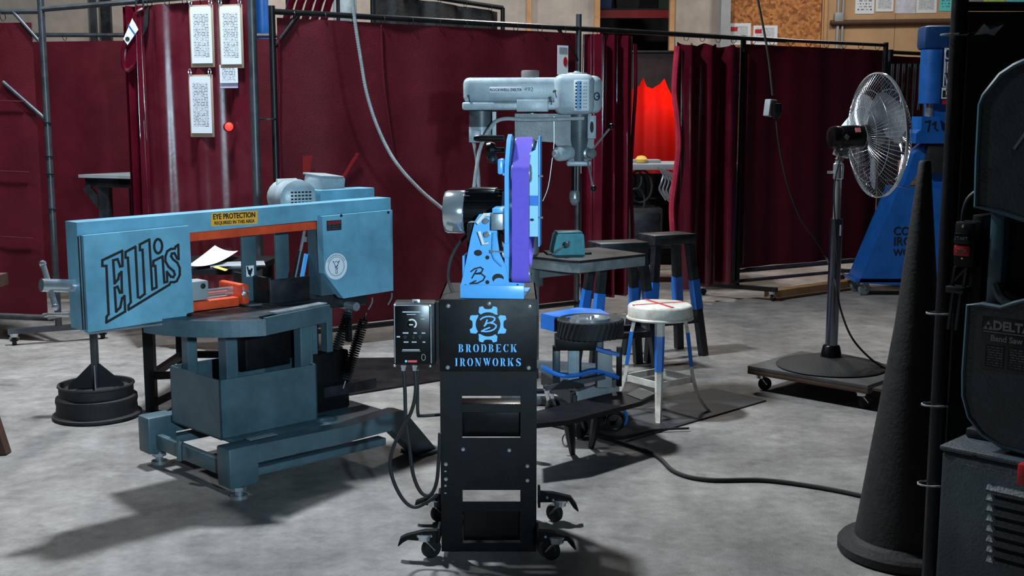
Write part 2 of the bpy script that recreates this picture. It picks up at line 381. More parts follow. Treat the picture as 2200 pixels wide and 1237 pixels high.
b = B(); b.bb(-9, 9, 15.6, 15.7, 0, 4.2); struct(b.out('wall_store', DARK))
# conduit and pipe on the tan wall
t = thing('wall_conduit', 'thin metal conduit with square box running up the tan wall', 'conduit', (WX(1797), WY - 0.05, 0))
b = B(); b.cyl((0, 0, 0), (0, 0, 3.6), 0.016, n=8); b.cyl((0.05, 0, 0), (0.05, 0, 3.6), 0.012, n=8); b.out('pipe', GREYP, t)
b = B(); b.box((0.0, -0.02, WZ(38)), (0.09, 0.05, 0.09), bev=0.006); b.out('junction_box', GREYP, t)
t = B(); t.cyl((WX(1780), WY - 0.07, WZ(50)), (WX(2300), WY - 0.07, WZ(43)), 0.028, n=10)
tag(t.out('wall_pipe', DWOOD), 'horizontal brown pipe along the tan wall under the notices', 'pipe')
def notice(px0, px1, py0, py1, m, label, k, Y=WY - 0.03, dy=0.004, cat='notice', group=None):
    p = A((px0 + px1) / 2, (py0 + py1) / 2, Y); wd = A(px1, py0, Y).x - A(px0, py0, Y).x; h = A(px0, py0, Y).z - A(px0, py1, Y).z
    b = B(); b.box((0, 0, 0), (wd, dy, h), rot=(0, random.uniform(-.015, .015), 0)); o = b.out('wall_notice', m); o.location = p; o.location.y = Y - dy / 2 - 0.001
    return tag(o, label, cat, group)
notice(1838, 1879, -45, 30, DOCB, 'white chart of dark squares pinned on the tan wall, leftmost notice', 0)
notice(1882, 1920, -40, 25, DOC, 'white printed notice beside the dark chart on the tan wall', 1)
notice(1924, 1968, -40, 29, mat('plastic_sleeve', (188, 192, 206), 0.2, var=0.2, scale=12), 'glossy plastic sleeve pinned on the tan wall', 2)
notice(1969, 2013, -40, 28, DOC, 'white printed notice right of the glossy sleeve', 3)
notice(2019, 2052, -40, 24, DOCT, 'teal printed notice on the tan wall', 4)
notice(2072, 2112, -40, 20, mat('grey_sleeve', (120, 116, 124), 0.3, var=0.2), 'grey sleeve notice above the black screen', 5)
notice(2114, 2160, -40, 6, mat('green_print', (150, 176, 92), 0.6, var=0.3, scale=20), 'green and yellow notice above the black screen', 6)
notice(2163, 2215, -40, 7, DOCT, 'light blue notice at the right edge above the black screen', 7)
t = notice(1563, 1613, 50, 96, DOC, 'white safety sign with a red mark at the foot of the strand board', 8, Y=WY - 0.03)
b = B(); b.bb(-0.09, -0.02, -0.006, -0.003, 0.03, 0.07); b.out('red_mark', REDP, t)
t = notice(1618, 1670, 55, 96, DOC, 'white safety sign beside the cord, right of its twin sign', 9, Y=WY - 0.03)
b = B(); b.bb(-0.11, -0.04, -0.006, -0.003, 0.02, 0.06); b.out('red_mark', REDP, t)

# storage rack seen through the wall opening
t = thing('storage_rack', 'storage rack with a red beam in the dark wall opening', 'rack', (A(1360, 30, 14.0).x, 14.0, 0))
zr = A(1360, 31, 14).z
b = B(); b.bb(-1.3, 1.3, -0.05, 0.0, zr - 0.045, zr + 0.045); b.out('beam', REDP, t)
for sx in (-0.7, 0.7):
    b = B(); b.bb(sx - 0.04, sx + 0.04, 0.0, 0.08, 0, 3.4); b.out('upright', DSTEEL, t)
b = B(); b.bb(-1.3, 1.3, 0.0, 0.7, zr + 0.045, zr + 0.07); b.out('deck', DARK, t)
for k, (px, wd, m, lb) in enumerate([(1300, 0.16, mat('bin_blue', (30, 80, 140), 0.5), 'blue bin on the red-beamed storage rack'), (1296, 0.1, ORANGE, 'orange case on top of the blue bin in the rack'),
                       (1350, 0.3, DARK, 'dark crate in the middle of the storage rack'), (1425, 0.14, mat('bin_green', (40, 70, 40), 0.6), 'dark green bin at the right of the storage rack')]):
    p = A(px, 0, 14.15); b = B(); z0 = zr + 0.07 + (0.14 if k == 1 else 0); h = (0.14, 0.12, 0.3, 0.25)[k]
    b.lathe([(0, 0), (wd * 0.6, 0), (wd * 0.7, h), (wd * 0.66, h), (wd * 0.6, h * 0.8), (0, h * 0.8)], 4, (0, 0, 0), (0, 0, 1), PI / 4, PI / 4 + 2 * PI)
    o = b.out('storage_bin', m); o.location = (p.x, 14.15 + (0.2 if k == 2 else 0), z0); tag(o, lb, 'bin')

# ------------------------------------------------------------------ welding screens
def curtain(p0, p1, z0, z1, amp=0.012, waves=3.0, phase=0.0, nx=60, nz=14, sag=0.0, top=None, th=0.004, rag=0.0, flare=0.4):
    """hanging sheet from p0 to p1 with folds, given thickness; z1 may slope via top=(zl, zr)"""
    p0 = Vector((p0[0], p0[1], 0)); p1 = Vector((p1[0], p1[1], 0)); d = p1 - p0; n = Vector((-d.y, d.x, 0)).normalized(); rnd = random.Random(int(phase * 1000) + 3)
    b = B(); vs = []; fs = []
    ph = [rnd.uniform(0, 6.28) for _ in range(4)]
    jag = [rnd.uniform(-1, 1) for _ in range(nx + 1)]
    for side in (0, 1):
        for j in range(nz + 1):
            for i in range(nx + 1):
                u = i / nx; t = j / nz
                zt = z1 if top is None else top[0] + (top[1] - top[0]) * u
                zb = z0 + rag * jag[i]
                zz = zb + (zt - zb) * t - sag * (math.sin(PI * ((u * max(2, round(waves * 2))) % 1)) if t == 1 else 0)
                a = amp * (1 + flare * (1 - t))
                off = a * (math.sin(2 * PI * waves * u + phase) + 0.45 * math.sin(2 * PI * waves * 2.3 * u + ph[0] + 0.6 * t) + 0.3 * math.sin(2 * PI * waves * 0.6 * u + ph[1] - 0.9 * t))
                p = p0 + d * u + n * (off + (th if side else 0)); vs.append((p.x, p.y, zz))
    k = (nx + 1) * (nz + 1)
    for j in range(nz):
        for i in range(nx):
            a = j * (nx + 1) + i; fs.append((a, a + 1, a + nx + 2, a + nx + 1)); fs.append((k + a, k + a + nx + 1, k + a + nx + 2, k + a + 1))
    for i in range(nx):
        a = i; fs.append((a, k + a, k + a + 1, a + 1)); a = nz * (nx + 1) + i; fs.append((a, a + 1, k + a + 1, k + a))
    for j in range(nz):
        a = j * (nx + 1); c = a + nx + 1; fs.append((a, c, k + c, k + a)); a += nx; c += nx; fs.append((a, k + a, k + c, c))
    return b.add(vs, fs)
def rings(parent, p0, p1, z0, z1, n, m=PIPEB, r=0.024, name='curtain_ring'):
    p0 = Vector((p0[0], p0[1], z0)); p1 = Vector((p1[0], p1[1], z1)); d = (p1 - p0).normalized(); x, y = zto(d)
    b = B(); b.tube([x * (r * math.cos(2 * PI * i / 14)) + y * (r * math.sin(2 * PI * i / 14)) for i in range(14)], 0.0022, 5, closed=True)
    first = None
    for i in range(n):
        p = p0 + (p1 - p0) * ((i + 0.5) / n) - parent.location - Vector((0, 0, r * 0.6))
        if first is None: first = b.out(name, m, parent); first.location = p
        else: copies(first, parent, [p])
def foot(parent, x, y, deg, L=0.62, m=PIPE, z=0.085):
    a = math.radians(deg); dx, dy = math.cos(a) * L / 2, math.sin(a) * L / 2
    b = B(); b.bar((x - dx, y - dy, z), (x + dx, y + dy, z), 0.04, 0.03); b.out('foot_bar', m, parent, world=True)
    for s in (-1, 1): caster(parent, x + s * dx * 0.88, y + s * dy * 0.88, z - 0.014, 0.028, a + PI / 2, world=True)
def post(parent, x, y, z1, r=0.019, m=PIPE, z0=0.085, name='post'):
    b = B(); b.cyl((x, y, z0), (x, y, z1), r, n=12); return b.out(name, m, parent, world=True)
def pipe(parent, a, c, r=0.015, m=PIPE, name='rail'):
    b = B(); b.cyl(a, c, r, n=10); return b.out(name, m, parent, world=True)

L1 = A(115, 500, 6.69); L1.z = 0
L2 = A(549, 300, 6.3); L2.z = 0
S0 = Vector((-1.285, 6.37, 0)); S1 = Vector((0.444, 7.557, 0)); S2 = Vector((1.64, 8.41, 0)); S3 = Vector((2.89, 9.17, 0))
ZT = 1.86
# left-hand screen running out of frame
t = thing('welding_screen', 'dark red welding screen at the far left edge of the photo', 'screen', (-3.0, 6.8, 0))
P9 = Vector((-4.3, 7.05, 0))
curtain((P9.x, P9.y), (L1.x - 0.07, L1.y + 0.02), 0.16, ZT, 0.008, 2.0, 0.4, 40, top=(1.84, 1.83)).out('curtain', CURT, t, world=True)
for z in (0.62, 1.0, 1.4):
    b = B(); b.cyl((P9.x, P9.y - 0.012, z + .03), (L1.x - 0.12, L1.y + 0.002, z - 0.01), 0.004, n=6); b.out('seam', CURT, t, world=True)
pipe(t, (P9.x, P9.y, 1.905), (L1.x, L1.y, 1.89)); rings(t, P9, (L1.x - 0.1, L1.y), 1.9, 1.875, 6)
pipe(t, (P9.x, P9.y, 0.14), (L1.x - 0.03, L1.y, 0.14)); post(t, L1.x, L1.y, 1.98); foot(t, L1.x, L1.y, 45 - 20, 0.55)
pipe(t, (L1.x - 0.26, L1.y + 0.05, 1.5), (L1.x, L1.y, 1.28), 0.012, name='brace'); pipe(t, (L1.x - 0.17, L1.y + 0.03, 1.89), (L1.x, L1.y, 1.7), 0.010, name='brace')
for z in (0.78, 1.08, 1.27, 0.98):
    b = B(); b.tube([(L1.x + 0.023 * math.cos(k), L1.y + 0.023 * math.sin(k), z) for k in [2 * PI * j / 10 for j in range(10)]], 0.005, 5, closed=True); b.out('tie', PIPEB, t, world=True)
# booth back curtain behind the doorway
t = thing('booth_back_curtain', 'matte dark red curtain at the back of the left booth', 'curtain', (-2.5, 8.1, 0))
curtain((-3.5, 8.35), (-1.5, 8.0), 0.1, 1.83, 0.008, 2.2, 0.9, 50).out('curtain', CURT, t, world=True)
pipe(t, (-3.5, 8.36, 1.88), (-1.5, 8.01, 1.85)); rings(t, (-3.5, 8.36), (-1.5, 8.01), 1.88, 1.85, 8)
for q in ((-3.5, 8.4), (-1.5, 8.05)): post(t, q[0], q[1], 1.9, z0=0)
# booth front: rail, gathered curtain, dusty curtain
t = thing('booth_front_screen', 'dusty maroon vinyl curtain screen carrying the clipboards of printed rules', 'screen', (-1.7, 6.45, 0))
dr = (L2 - L1)
def LF(u, dz=0): q = L1 + dr * u; return (q.x, q.y)
pipe(t, (L1.x, L1.y, 1.9), (L2.x, L2.y, 1.955)); post(t, L2.x, L2.y, 2.3, 0.024, PIPE, 0.0)
q0 = LF(0.49); q1 = LF(0.985)
curtain(q0, q1, 0.2, 1.9, 0.014, 2.6, 1.7, 70, 16, top=(1.9, 1.93)).out('curtain', CURTD, t, world=True)
q2 = LF(0.40); q3 = LF(0.505)
b = curtain((q2[0], q2[1] - 0.01), (q3[0], q3[1] - 0.01), 0.2, 1.9, 0.028, 2.0, 0.2, 40, 16); b.out('gathered_curtain', CURTG, t, world=True)
rings(t, q0, q1, 1.93, 1.95, 6)
b = B(); q = LF(0.49); b.tube([(q[0] + 0.02 * math.cos(k), q[1] - 0.02, 1.9 + 0.05 * math.sin(k)) for k in [2 * PI * j / 12 for j in range(12)]], 0.006, 6, closed=True); b.out('tie_ring', DSTEEL, t, world=True)
# a folded-over strip with a printed label
fs = thing('folded_curtain_strip', 'folded-over red vinyl strip with a white label tied at the booth rail', 'curtain', (*LF(0.41), 1.5))
Yp = LF(0.42)[1] - 0.06
pl = [A(*q, Yp) for q in ((306, 22), (292, 45), (268, 95), (264, 130), (272, 150), (290, 140), (300, 110), (306, 70), (314, 40))]
b = B(); b.xz([(p.x, p.z) for p in pl], Yp, Yp + 0.03); b.out('vinyl_fold', CURTG, fs, world=True)
b = B(); b.tube(smoothpts([A(*q, Yp - 0.004) for q in ((308, 20), (292, 30), (284, 55), (266, 100), (265, 138), (274, 152), (288, 142))], 4), 0.012, 6); b.out('rolled_edge', CURTG, fs, world=True)
pl = [A(*q, Yp) for q in ((286, 40), (299, 64), (276, 97), (267, 84))]
b = B(); b.xz([(p.x, p.z) for p in pl], Yp - 0.012, Yp - 0.016); lb = b.out('white_label', PAPER, fs, world=True)
p0 = A(279, 56, Yp); p1 = A(292, 74, Yp); b = B(); b.ribbon([(p0.x, p0.z), (p1.x, p1.z)], 0.008, Yp - 0.0165); b.out('blue_stripe', PRESSB, lb, world=True)
p0 = A(276, 84, Yp); b = B(); b.xz(disc(p0.x, p0.z, 0.012), Yp - 0.0165, Yp - 0.018); b.out('black_mark', INK, lb, world=True)
pl = [A(*q, Yp) for q in ((312, 30), (322, 12), (320, 55), (309, 80))]
b = B(); b.xz([(p.x, p.z) for p in pl], Yp - 0.02, Yp + 0.0); b.out('grey_strap', DSTEEL, fs, world=True)

# clipboards and sheets on the booth front
def sheet(px0, py0, px1, py1, u, m, name, label, board=True, dy=0.05, cat='clipboard'):
    Y = LF(u)[1] - dy; a = A(px0, py0, Y); c = A(px1, py1, Y); cx, cz = (a.x + c.x) / 2, (a.z + c.z) / 2; wd, h = c.x - a.x, a.z - c.z
    t = thing(name, label, cat, (cx, Y, cz), math.degrees(math.atan2(dr.y, dr.x)))
    e = 0.012 if board else 0.0
    if board:
        b = B(); b.box((0, 0.006, -0.006), (wd + 0.022, 0.004, h + 0.03), bev=0.002); b.out('board', CARD, t)
        for s in (-1, 1):
            b = B(); b.tube([(s * wd * 0.48 + 0.008 * math.cos(k), 0.0, h / 2 + 0.022 + 0.018 * math.sin(k)) for k in [2 * PI * j / 10 for j in range(10)]], 0.003, 5, closed=True); b.out('ring', CHROME, t)
    b = B(); b.box((0, 0, 0), (wd, 0.003, h)); b.out('printed_sheet', m, t)
    return t
sheet(405, 14, 460, 136, 0.72, DOC, 'clipboard', 'upper left clipboard with a printed white sheet on the booth curtain')
sheet(404, 164, 459, 286, 0.72, DOC, 'clipboard', 'lower clipboard with a printed sheet hung by rings below another')
sheet(469, 13, 522, 138, 0.87, DOC, 'clipboard', 'right clipboard with a densely printed sheet beside the booth post')
sheet(469, 141, 514, 189, 0.86, mat('lilac_sheet', (176, 168, 196), 0.7, var=0.05), 'paper_sheet', 'short lilac sheet showing under the right clipboard', False, 0.035, 'paper')
sheet(469, 139, 514, 178, 0.86, DOC, 'paper_sheet', 'short printed sheet over the lilac sheet under the right clipboard', False, 0.042, 'paper')
# glowing spots of a lamp seen through the vinyl
def glow(pl, u, m, label, name):
    Y = LF(u)[1] - 0.045; b = B(); b.xz([(A(*q, Y).x, A(*q, Y).z) for q in pl], Y, Y + 0.01); return tag(b.out(name, m), label, 'light')
t = thing('bulb_glow_spot', 'small round painted glow of a bulb behind the maroon curtain, under the papers', 'lamp', A(492, 272, LF(0.86)[1] - 0.05))
b = B(); b.lathe([(0, -0.022), (0.012, -0.02), (0.021, -0.008), (0.023, 0)], 16, (0, 0, 0), (0, 1, 0)); b.out('lens', REDGLOW, t)  # lit dome stands in for bulb light glowing through the vinyl
b = B(); b.lathe([(0.021, -0.002), (0.026, -0.002), (0.026, 0.02), (0.0, 0.02)], 16, (0, 0, 0), (0, 1, 0)); b.out('glow_spot_rim', CURTD, t)

# long middle screen
t = thing('welding_screen', 'long matte dark red welding screen behind the drill press', 'screen', (-0.4, 6.97, 0))
md = (S1 - S0)
c0 = S0 + md * 0.015; c1 = S0 + md * 0.975
curtain(c0, c1, 0.12, ZT - 0.03, 0.007, 2.6, 2.1, 90, 16).out('curtain', CURT, t, world=True)
pipe(t, (S0.x, S0.y, ZT), (S1.x, S1.y, ZT), 0.016, PIPEB); pipe(t, (S0.x, S0.y, 0.1), (S1.x, S1.y, 0.1), 0.016, PIPEB, 'bottom_rail')
post(t, S0.x, S0.y, ZT + 0.03, 0.018, PIPEB, 0.0); post(t, S1.x - .02, S1.y - 0.01, ZT + 0.09, 0.018, PIPE, 0.0)
for u, s in ((0.0, 1), (0.985, -1)):
    q = S0 + md * u; e = q + md.normalized() * (0.16 * s); pipe(t, (q.x, q.y, ZT - 0.2), (e.x, e.y, ZT), 0.011, PIPEB, 'brace')
rings(t, c0, c1, ZT, ZT, 11)
q = S0 + md * 0.02; b = B(); b.tube(smoothpts([(q.x, q.y - 0.02, 1.72), (q.x - 0.008, q.y - 0.02, 1.4), (q.x - 0.012, q.y - 0.02, 1.2), (q.x - 0.004, q.y - 0.02, 0.8), (q.x, q.y - 0.02, 0.3)]), 0.005, 6); b.out('curtain_hem', CURTG, t, world=True)
q = S0 + md * 0.315; b = B(); b.tube(smoothpts([(q.x, q.y - 0.012, 1.82), (q.x + 0.01, q.y - 0.012, 1.5), (q.x + 0.05, q.y + 0.012, 1.15)]), 0.005, 6); b.out('seam', CURT, t, world=True)
b = B(); b.tube([(S0.x - 0.04 + 0.05 * math.cos(k), S0.y - 0.03 + 0.03 * math.sin(k), 1.29) for k in [2 * PI * j / 12 for j in range(12)]], 0.006, 5, closed=True); b.out('tie_wire', PIPEB, t, world=True)
# card on the screen above the drill press
def onmid(px, py, off=0.035):
    d = ray(px, py); n = Vector((md.y, -md.x, 0)).normalized(); c = Vector((0, 0, CAMH)); tt = (S0 + n * off - c).dot(n) / d.dot(n); return c + d * tt
p = onmid(1209, 129); t = thing('hanging_card', 'white card with a red mark hanging on the screen above the drill press', 'card', p, math.degrees(math.atan2(md.y, md.x)))
b = B(); b.box((0, 0, 0), (0.083, 0.003, 0.18)); b.out('card', PAPER, t)
b = B(); b.box((0, -0.003, 0.06), (0.06, 0.002, 0.035)); b.out('printed_block', GREYP, t)
b = B(); b.xz(disc(0.018, -0.01, 0.016, 14, 0.03), -0.002, -0.004); b.out('red_mark', REDP, t)
for k, (pts, m, lb) in enumerate([(((650, 336), (672, 334), (668, 350), (666, 372), (651, 374)), REDGLOW2, 'small dim patch of painted red glow on the middle screen above the saw motor'),
                                  (((766, 328), (772, 330), (738, 386), (733, 383)), REDGLOW2, 'thin slanting streak of painted red glow on the middle screen')]):
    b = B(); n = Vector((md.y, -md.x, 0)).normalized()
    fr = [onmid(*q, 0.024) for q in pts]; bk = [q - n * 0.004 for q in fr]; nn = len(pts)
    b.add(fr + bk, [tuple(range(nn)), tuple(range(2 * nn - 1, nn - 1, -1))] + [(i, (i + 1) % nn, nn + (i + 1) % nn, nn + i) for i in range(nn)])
    tag(b.out('painted_glow', m), lb, 'light')  # emissive pieces paint the red light coming through the curtain

# right booth doorway with gathered curtains
t = thing('booth_doorway_screen', 'glossy gathered red strip curtains on a pipe rail either side of the booth doorway', 'screen', (1.0, 7.97, 0))
pipe(t, (S1.x, S1.y, ZT), (S2.x + 0.35, S2.y + 0.22, ZT), 0.017, PIPEB)
pd = S2 - S1
def PD(u, o=-0.02): q = S1 + pd * u; return (q.x + 0.02 * 0, q.y + o)
curtain(PD(0.03), PD(0.30), 0.12, ZT - 0.03, 0.03, 3.1, 0.8, 70, 18).out('gathered_curtain', CURTG, t, world=True)
curtain(PD(0.57), PD(0.985), 0.12, ZT - 0.05, 0.034, 2.7, 2.9, 80, 18, sag=0.02).out('gathered_curtain', CURTG, t, world=True)
q = PD(0.565, -0.03); b = B(); b.tube(smoothpts([(q[0] + 0.02 * math.sin(z * 7), q[1], z) for z in (1.78, 1.5, 1.3, 1.1, 0.9, 0.7, 0.5)]), 0.022, 7); b.out('bright_hem', mat('bright_red_vinyl_hem', (176, 52, 72), 0.15, var=0.3, scale=9), t, world=True)
q = PD(0.30, -0.03); b = B(); b.tube(smoothpts([(q[0] + 0.012 * math.sin(z * 5), q[1], z) for z in (1.78, 1.5, 1.2, 0.9, 0.5, 0.14)]), 0.014, 6); b.out('curtain_hem', CURTG, t, world=True)
rings(t, PD(0.03, 0), PD(0.3, 0), ZT, ZT, 3); rings(t, PD(0.57, 0), PD(0.985, 0), ZT, ZT, 4)
# right screen
t = thing('welding_screen', 'matte dark red welding screen behind the pedestal fan', 'screen', (2.26, 8.8, 0))
rd = S3 - S2
curtain(S2 + rd * 0.002, S2 + rd * 0.985, 0.22, ZT - 0.04, 0.009, 2.4, 4.2, 70, 16).out('curtain', CURT, t, world=True)
pipe(t, (S2.x, S2.y, ZT), (S3.x, S3.y, ZT), 0.013, PIPEB); pipe(t, (S2.x, S2.y, 0.2), (S3.x, S3.y, 0.2), 0.018, PIPE, 'bottom_rail'); pipe(t, (S2.x, S2.y - 0.04, 0.13), (S3.x, S3.y - 0.04, 0.13), 0.013, PIPE, 'bottom_rail')
for q, e in ((S2, 0), (S3, 0)): post(t, q.x, q.y, ZT + 0.02, 0.02, PIPEB)
q = S2 + rd * 0.03; pipe(t, (q.x, q.y - 0.03, 0.25), (q.x, q.y - 0.03, 1.75), 0.008, CURTG, 'curtain_hem')
foot(t, S2.x, S2.y, -35, 0.62, PIPEB); foot(t, S3.x, S3.y, -35, 0.62, PIPEB); rings(t, S2, S3, ZT, ZT, 8)
# far small screen
t = thing('welding_screen', 'narrow dark red screen half hidden behind the fan and the blue press', 'screen', (3.7, 10.0, 0))
a, c = A(1912, 120, 9.9), A(2080, 120, 10.5); zt = A(1912, 112, 9.9).z
curtain((a.x, a.y), (c.x, c.y), 0.1, zt - 0.03, 0.01, 2, 5.0, 30, 10).out('curtain', CURT, t, world=True)
pipe(t, (a.x, a.y, zt), (c.x, c.y, zt), 0.016, PIPEB); post(t, a.x, a.y, zt + 0.02, 0.026, PIPEB, 0.0)
# black screen behind, above the middle screen
t = thing('black_tarp_screen', 'black tarp screen on a pipe frame rising behind the long red screen', 'screen', (-0.5, 9.3, 0))
a, c = A(800, -25, 9.0), A(1080, 17, 9.6)
curtain((a.x, a.y), (c.x - 0.03, c.y), 0.1, 2.2, 0.02, 3, 1.3, 50, 14, top=(a.z - 0.03, c.z - 0.03)).out('tarp', CURTK, t, world=True)
pipe(t, a, c, 0.018, PIPEB); post(t, c.x, c.y, c.z, 0.018, PIPEB, 0.0); post(t, a.x, a.y, a.z, 0.018, PIPEB, 0.0); rings(t, a, c, a.z, c.z, 5)
p = A(815, 40, 9.2); b = B()
# electrical cabinet, hoses beyond the middle screen
p = A(736, 20, 10.2); t = thing('electrical_cabinet', 'grey metal electrical cabinet above the long red screen', 'cabinet', (p.x, 10.2, 0))
b = B(); b.bb(-0.085, 0.085, 0, 0.3, 1.0, 2.7, 0.01); b.out('body', GREYP, t); b = B(); b.bb(-0.07, 0.07, -0.012, 0, 1.2, 2.6, 0.004); b.out('door', CAST, t); b = B(); b.cyl((0, 0.15, 0), (0, 0.15, 1.0), 0.05, n=10); b.out('pedestal', DSTEEL, t)
p = A(670, 20, 9.4); t = thing('bunched_curtain', 'bunched red curtain folds showing over the left of the long screen', 'curtain', (p.x, 9.4, 0))
for k in range(5):
    b = B(); x = -0.16 + k * 0.075; b.tube([(x - 0.1, 0.0, 1.9), (x, -0.02, 2.2), (x + 0.14, 0, 2.5)], 0.03, 7); b.out('fold', CURTG, t)
post(t, p.x - .2, 9.45, 2.6, 0.015, PIPEB, 0.0); post(t, p.x + .2, 9.45, 2.6, 0.015, PIPEB, 0.0); pipe(t, (p.x - .3, 9.45, 2.5), (p.x + .3, 9.45, 2.5), 0.015)
p = A(563, 10, 9.6); b = B(); b.lathe([(0.0, 1.9), (0.05, 1.9), (0.05, 2.5), (0.03, 2.56), (0.015, 2.6), (0, 2.6)], 14, (p.x, 9.6, 0)); b.cyl((p.x, 9.6, 0), (p.x, 9.6, 1.9), 0.03, n=10)
tag(b.out('blue_pole', PRESSB), 'blue pole end showing above the corner of the left booth', 'pole')

# inside the right booth
t = thing('booth_back_screen', 'backlit red curtain glowing at the back of the right booth', 'curtain', (1.2, 10.0, 0))
a, c = A(1330, 112, 10.0), A(1490, 112, 10.0)
curtain((a.x, 10.0), (c.x, 10.05), 0.1, a.z - 0.02, 0.02, 2.2, 3.3, 40, 14).out('curtain', GLOWC, t, world=True)
pipe(t, (a.x, 10.0, a.z), (c.x, 10.05, a.z), 0.016, PIPEB); post(t, a.x, 10.02, a.z, 0.016, PIPEB, 0); post(t, c.x, 10.07, a.z, 0.016, PIPEB, 0)
p = A(1400, 215, 10.35); lamp('booth_lamp', 'POINT', (p.x + 0.06, 10.27, p.z + 0.05), (p.x, 0, 0), 8, (1.0, 0.72, 0.6), 0.08)
# ragged dark hide hanging before it
Yh = 9.8; pl = [A(*q, Yh) for q in ((1340, 112), (1462, 112), (1462, 200), (1444, 205), (1436, 190), (1428, 168), (1418, 180), (1402, 190), (1390, 186), (1382, 166), (1374, 184), (1358, 192), (1340, 200))]
b = B(); b.xz([(q.x, q.z) for q in pl], Yh, Yh + 0.012); t = thing('leather_apron', 'ragged dark hide hanging in front of the glowing red curtain', 'hide', (A(1400, 150, Yh).x, Yh, 1.5)); b.out('hide', mat('dark_leather', (46, 30, 30), 0.6, var=0.4, scale=12), t, world=True)
b = B(); b.cyl(A(1325, 112, Yh), A(1475, 112, Yh), 0.012, n=8); b.out('hanging_rod', PIPEB, t, world=True)
for px in (1326, 1474): post(t, A(px, 112, Yh).x, Yh, A(px, 110, Yh).z, 0.012, PIPEB, 0.0)
t = thing('booth_bench', 'grey topped welding bench inside the right booth', 'table', (A(1405, 350, 9.2).x, 9.2, 0))
zt = A(1400, 352, 9.0).z
b = B(); b.bb(-0.7, 0.7, -0.25, 0.45, zt - 0.045, zt, 0.004); b.out('tabletop', GREYP, t)
for sx in (-0.62, 0.62):
    for y in (-0.2, 0.4):
        b = B(); b.bb(sx - 0.03, sx + 0.03, y - 0.03, y + 0.03, 0, zt - 0.045); b.out('leg', DSTEEL, t)
b = B(); b.bb(-0.62, 0.62, 0.38, 0.4, 0.1, zt - 0.1); b.out('back_panel', DARK, t)
b = B(); b.bb(-0.62, 0.62, -0.2, 0.4, 0.3, 0.33); b.out('shelf', DSTEEL, t)
bx = A(1378, 333, 9.15); o = B().lathe([(0, 0), (0.04, 0.004), (0.05, 0.03), (0.03, 0.055), (0, 0.06)], 14).out('lump', GOLD); o.location = (bx.x, 9.15, zt); tag(o, 'small pale lump lying on the welding bench', 'offcut')
o = B().box((0, 0, 0.012), (0.36, 0.2, 0.024), bev=0.003).out('steel_plate', GREYP); o.location = (bx.x - 0.02, 9.3, zt); tag(o, 'flat steel plate lying on the welding bench', 'plate')
# clamps hung at the bench front
for k in range(5):
    p = A(1412 + 7 * k, 390 + 3 * k, 8.92)
    b = B(); b.tube(smoothpts([(0, 0, 0.11), (0.045, 0, 0.06), (0.03, -0.01, -0.01), (0.02, 0, -0.06), (0.07, 0, -0.14)], 4), 0.009, 6); b.tube(smoothpts([(0.012, -0.02, 0.1), (0.06, -0.02, 0.02), (0.045, -0.02, -0.06), (0.09, -0.02, -0.13)], 4), 0.007, 6)
    o = b.out('locking_clamp', STEEL); o.location = p; tag(o, ('leftmost', 'second', 'middle', 'fourth', 'rightmost')[k] + ' steel clamp in the row at the front of the booth bench', 'clamp', 'clamps on the booth bench')
for k, (px, py, r) in enumerate([(1362, 385, 0.06), (1376, 400, 0.09), (1366, 432, 0.07)]):
    p = A(px, py, 9.0); b = B(); b.tube([(r * math.cos(j), 0.01 * math.sin(3 * j), r * 1.4 * math.sin(j)) for j in [2 * PI * i / 18 for i in range(18)]], 0.01, 6, closed=True); o = b.out('coiled_hose', RUBBER); o.location = p
    tag(o, ('small coil of black hose under the bench top', 'large coil of black hose under the bench', 'black hose loop near the bench floor')[k], 'hose')
t = thing('welding_machine', 'dark welding machine with wheels under the booth bench', 'machine', (A(1385, 450, 9.0).x, 8.98, 0))
b = B(); b.bb(-0.14, 0.14, -0.02, 0.3, 0.34, 0.62, 0.02); b.out('case', DARK, t); b = B(); b.bb(-0.11, 0.11, -0.03, -0.02, 0.4, 0.58, 0.003); b.out('front_panel', DSTEEL, t)
b = B(); b.tube([(-0.1, 0.1, 0.62), (-0.1, 0.1, 0.68), (0.1, 0.1, 0.68), (0.1, 0.1, 0.62)], 0.01, 6); b.out('handle', PIPEB, t)
# table in the left booth
t = thing('steel_bench', 'dark steel bench with a flat top inside the left booth', 'table', (-2.4, 7.35, 0))
zt = 0.935
pts = [G(155, 379, zt), G(300, 372, zt), G(330, 389, zt), G(300, 388, zt)]
b = B(); poly = [(-2.83, 7.62), (-2.1, 7.30), (-2.05, 7.75), (-2.6, 8.0)]; b.prism(poly, 0.02, Matrix.Translation((0, 0, zt - 0.02))); b.out('tabletop', GREYP, t, world=True)
b = B(); b.bar((-2.78, 7.64, zt - 0.05), (-2.12, 7.36, zt - 0.05), 0.04, 0.06); b.out('apron', DSTEEL, t, world=True)
for x, y in ((-2.66, 7.62), (-2.15, 7.4), (-2.12, 7.7), (-2.55, 7.9)):
    b = B(); b.bb(x - 0.035, x + 0.035, y - 0.035, y + 0.035, 0, zt - 0.02); b.out('leg', DSTEEL, t, world=True)
b = B(); b.bar((-2.78, 7.62, zt - 0.08), (-2.66, 7.62, zt - 0.24), 0.03, 0.05); b.out('gusset', DSTEEL, t, world=True)
# ------------------------------------------------------------------ horizontal metal-cutting band saw (left)
sw = Fr(-1.167, 4.025, 44)
t = thing('horizontal_band_saw', 'large teal horizontal band saw on a four-footed base, left of the grinder', 'band saw', (-1.167, 4.025, 0), 44)
SAW = t
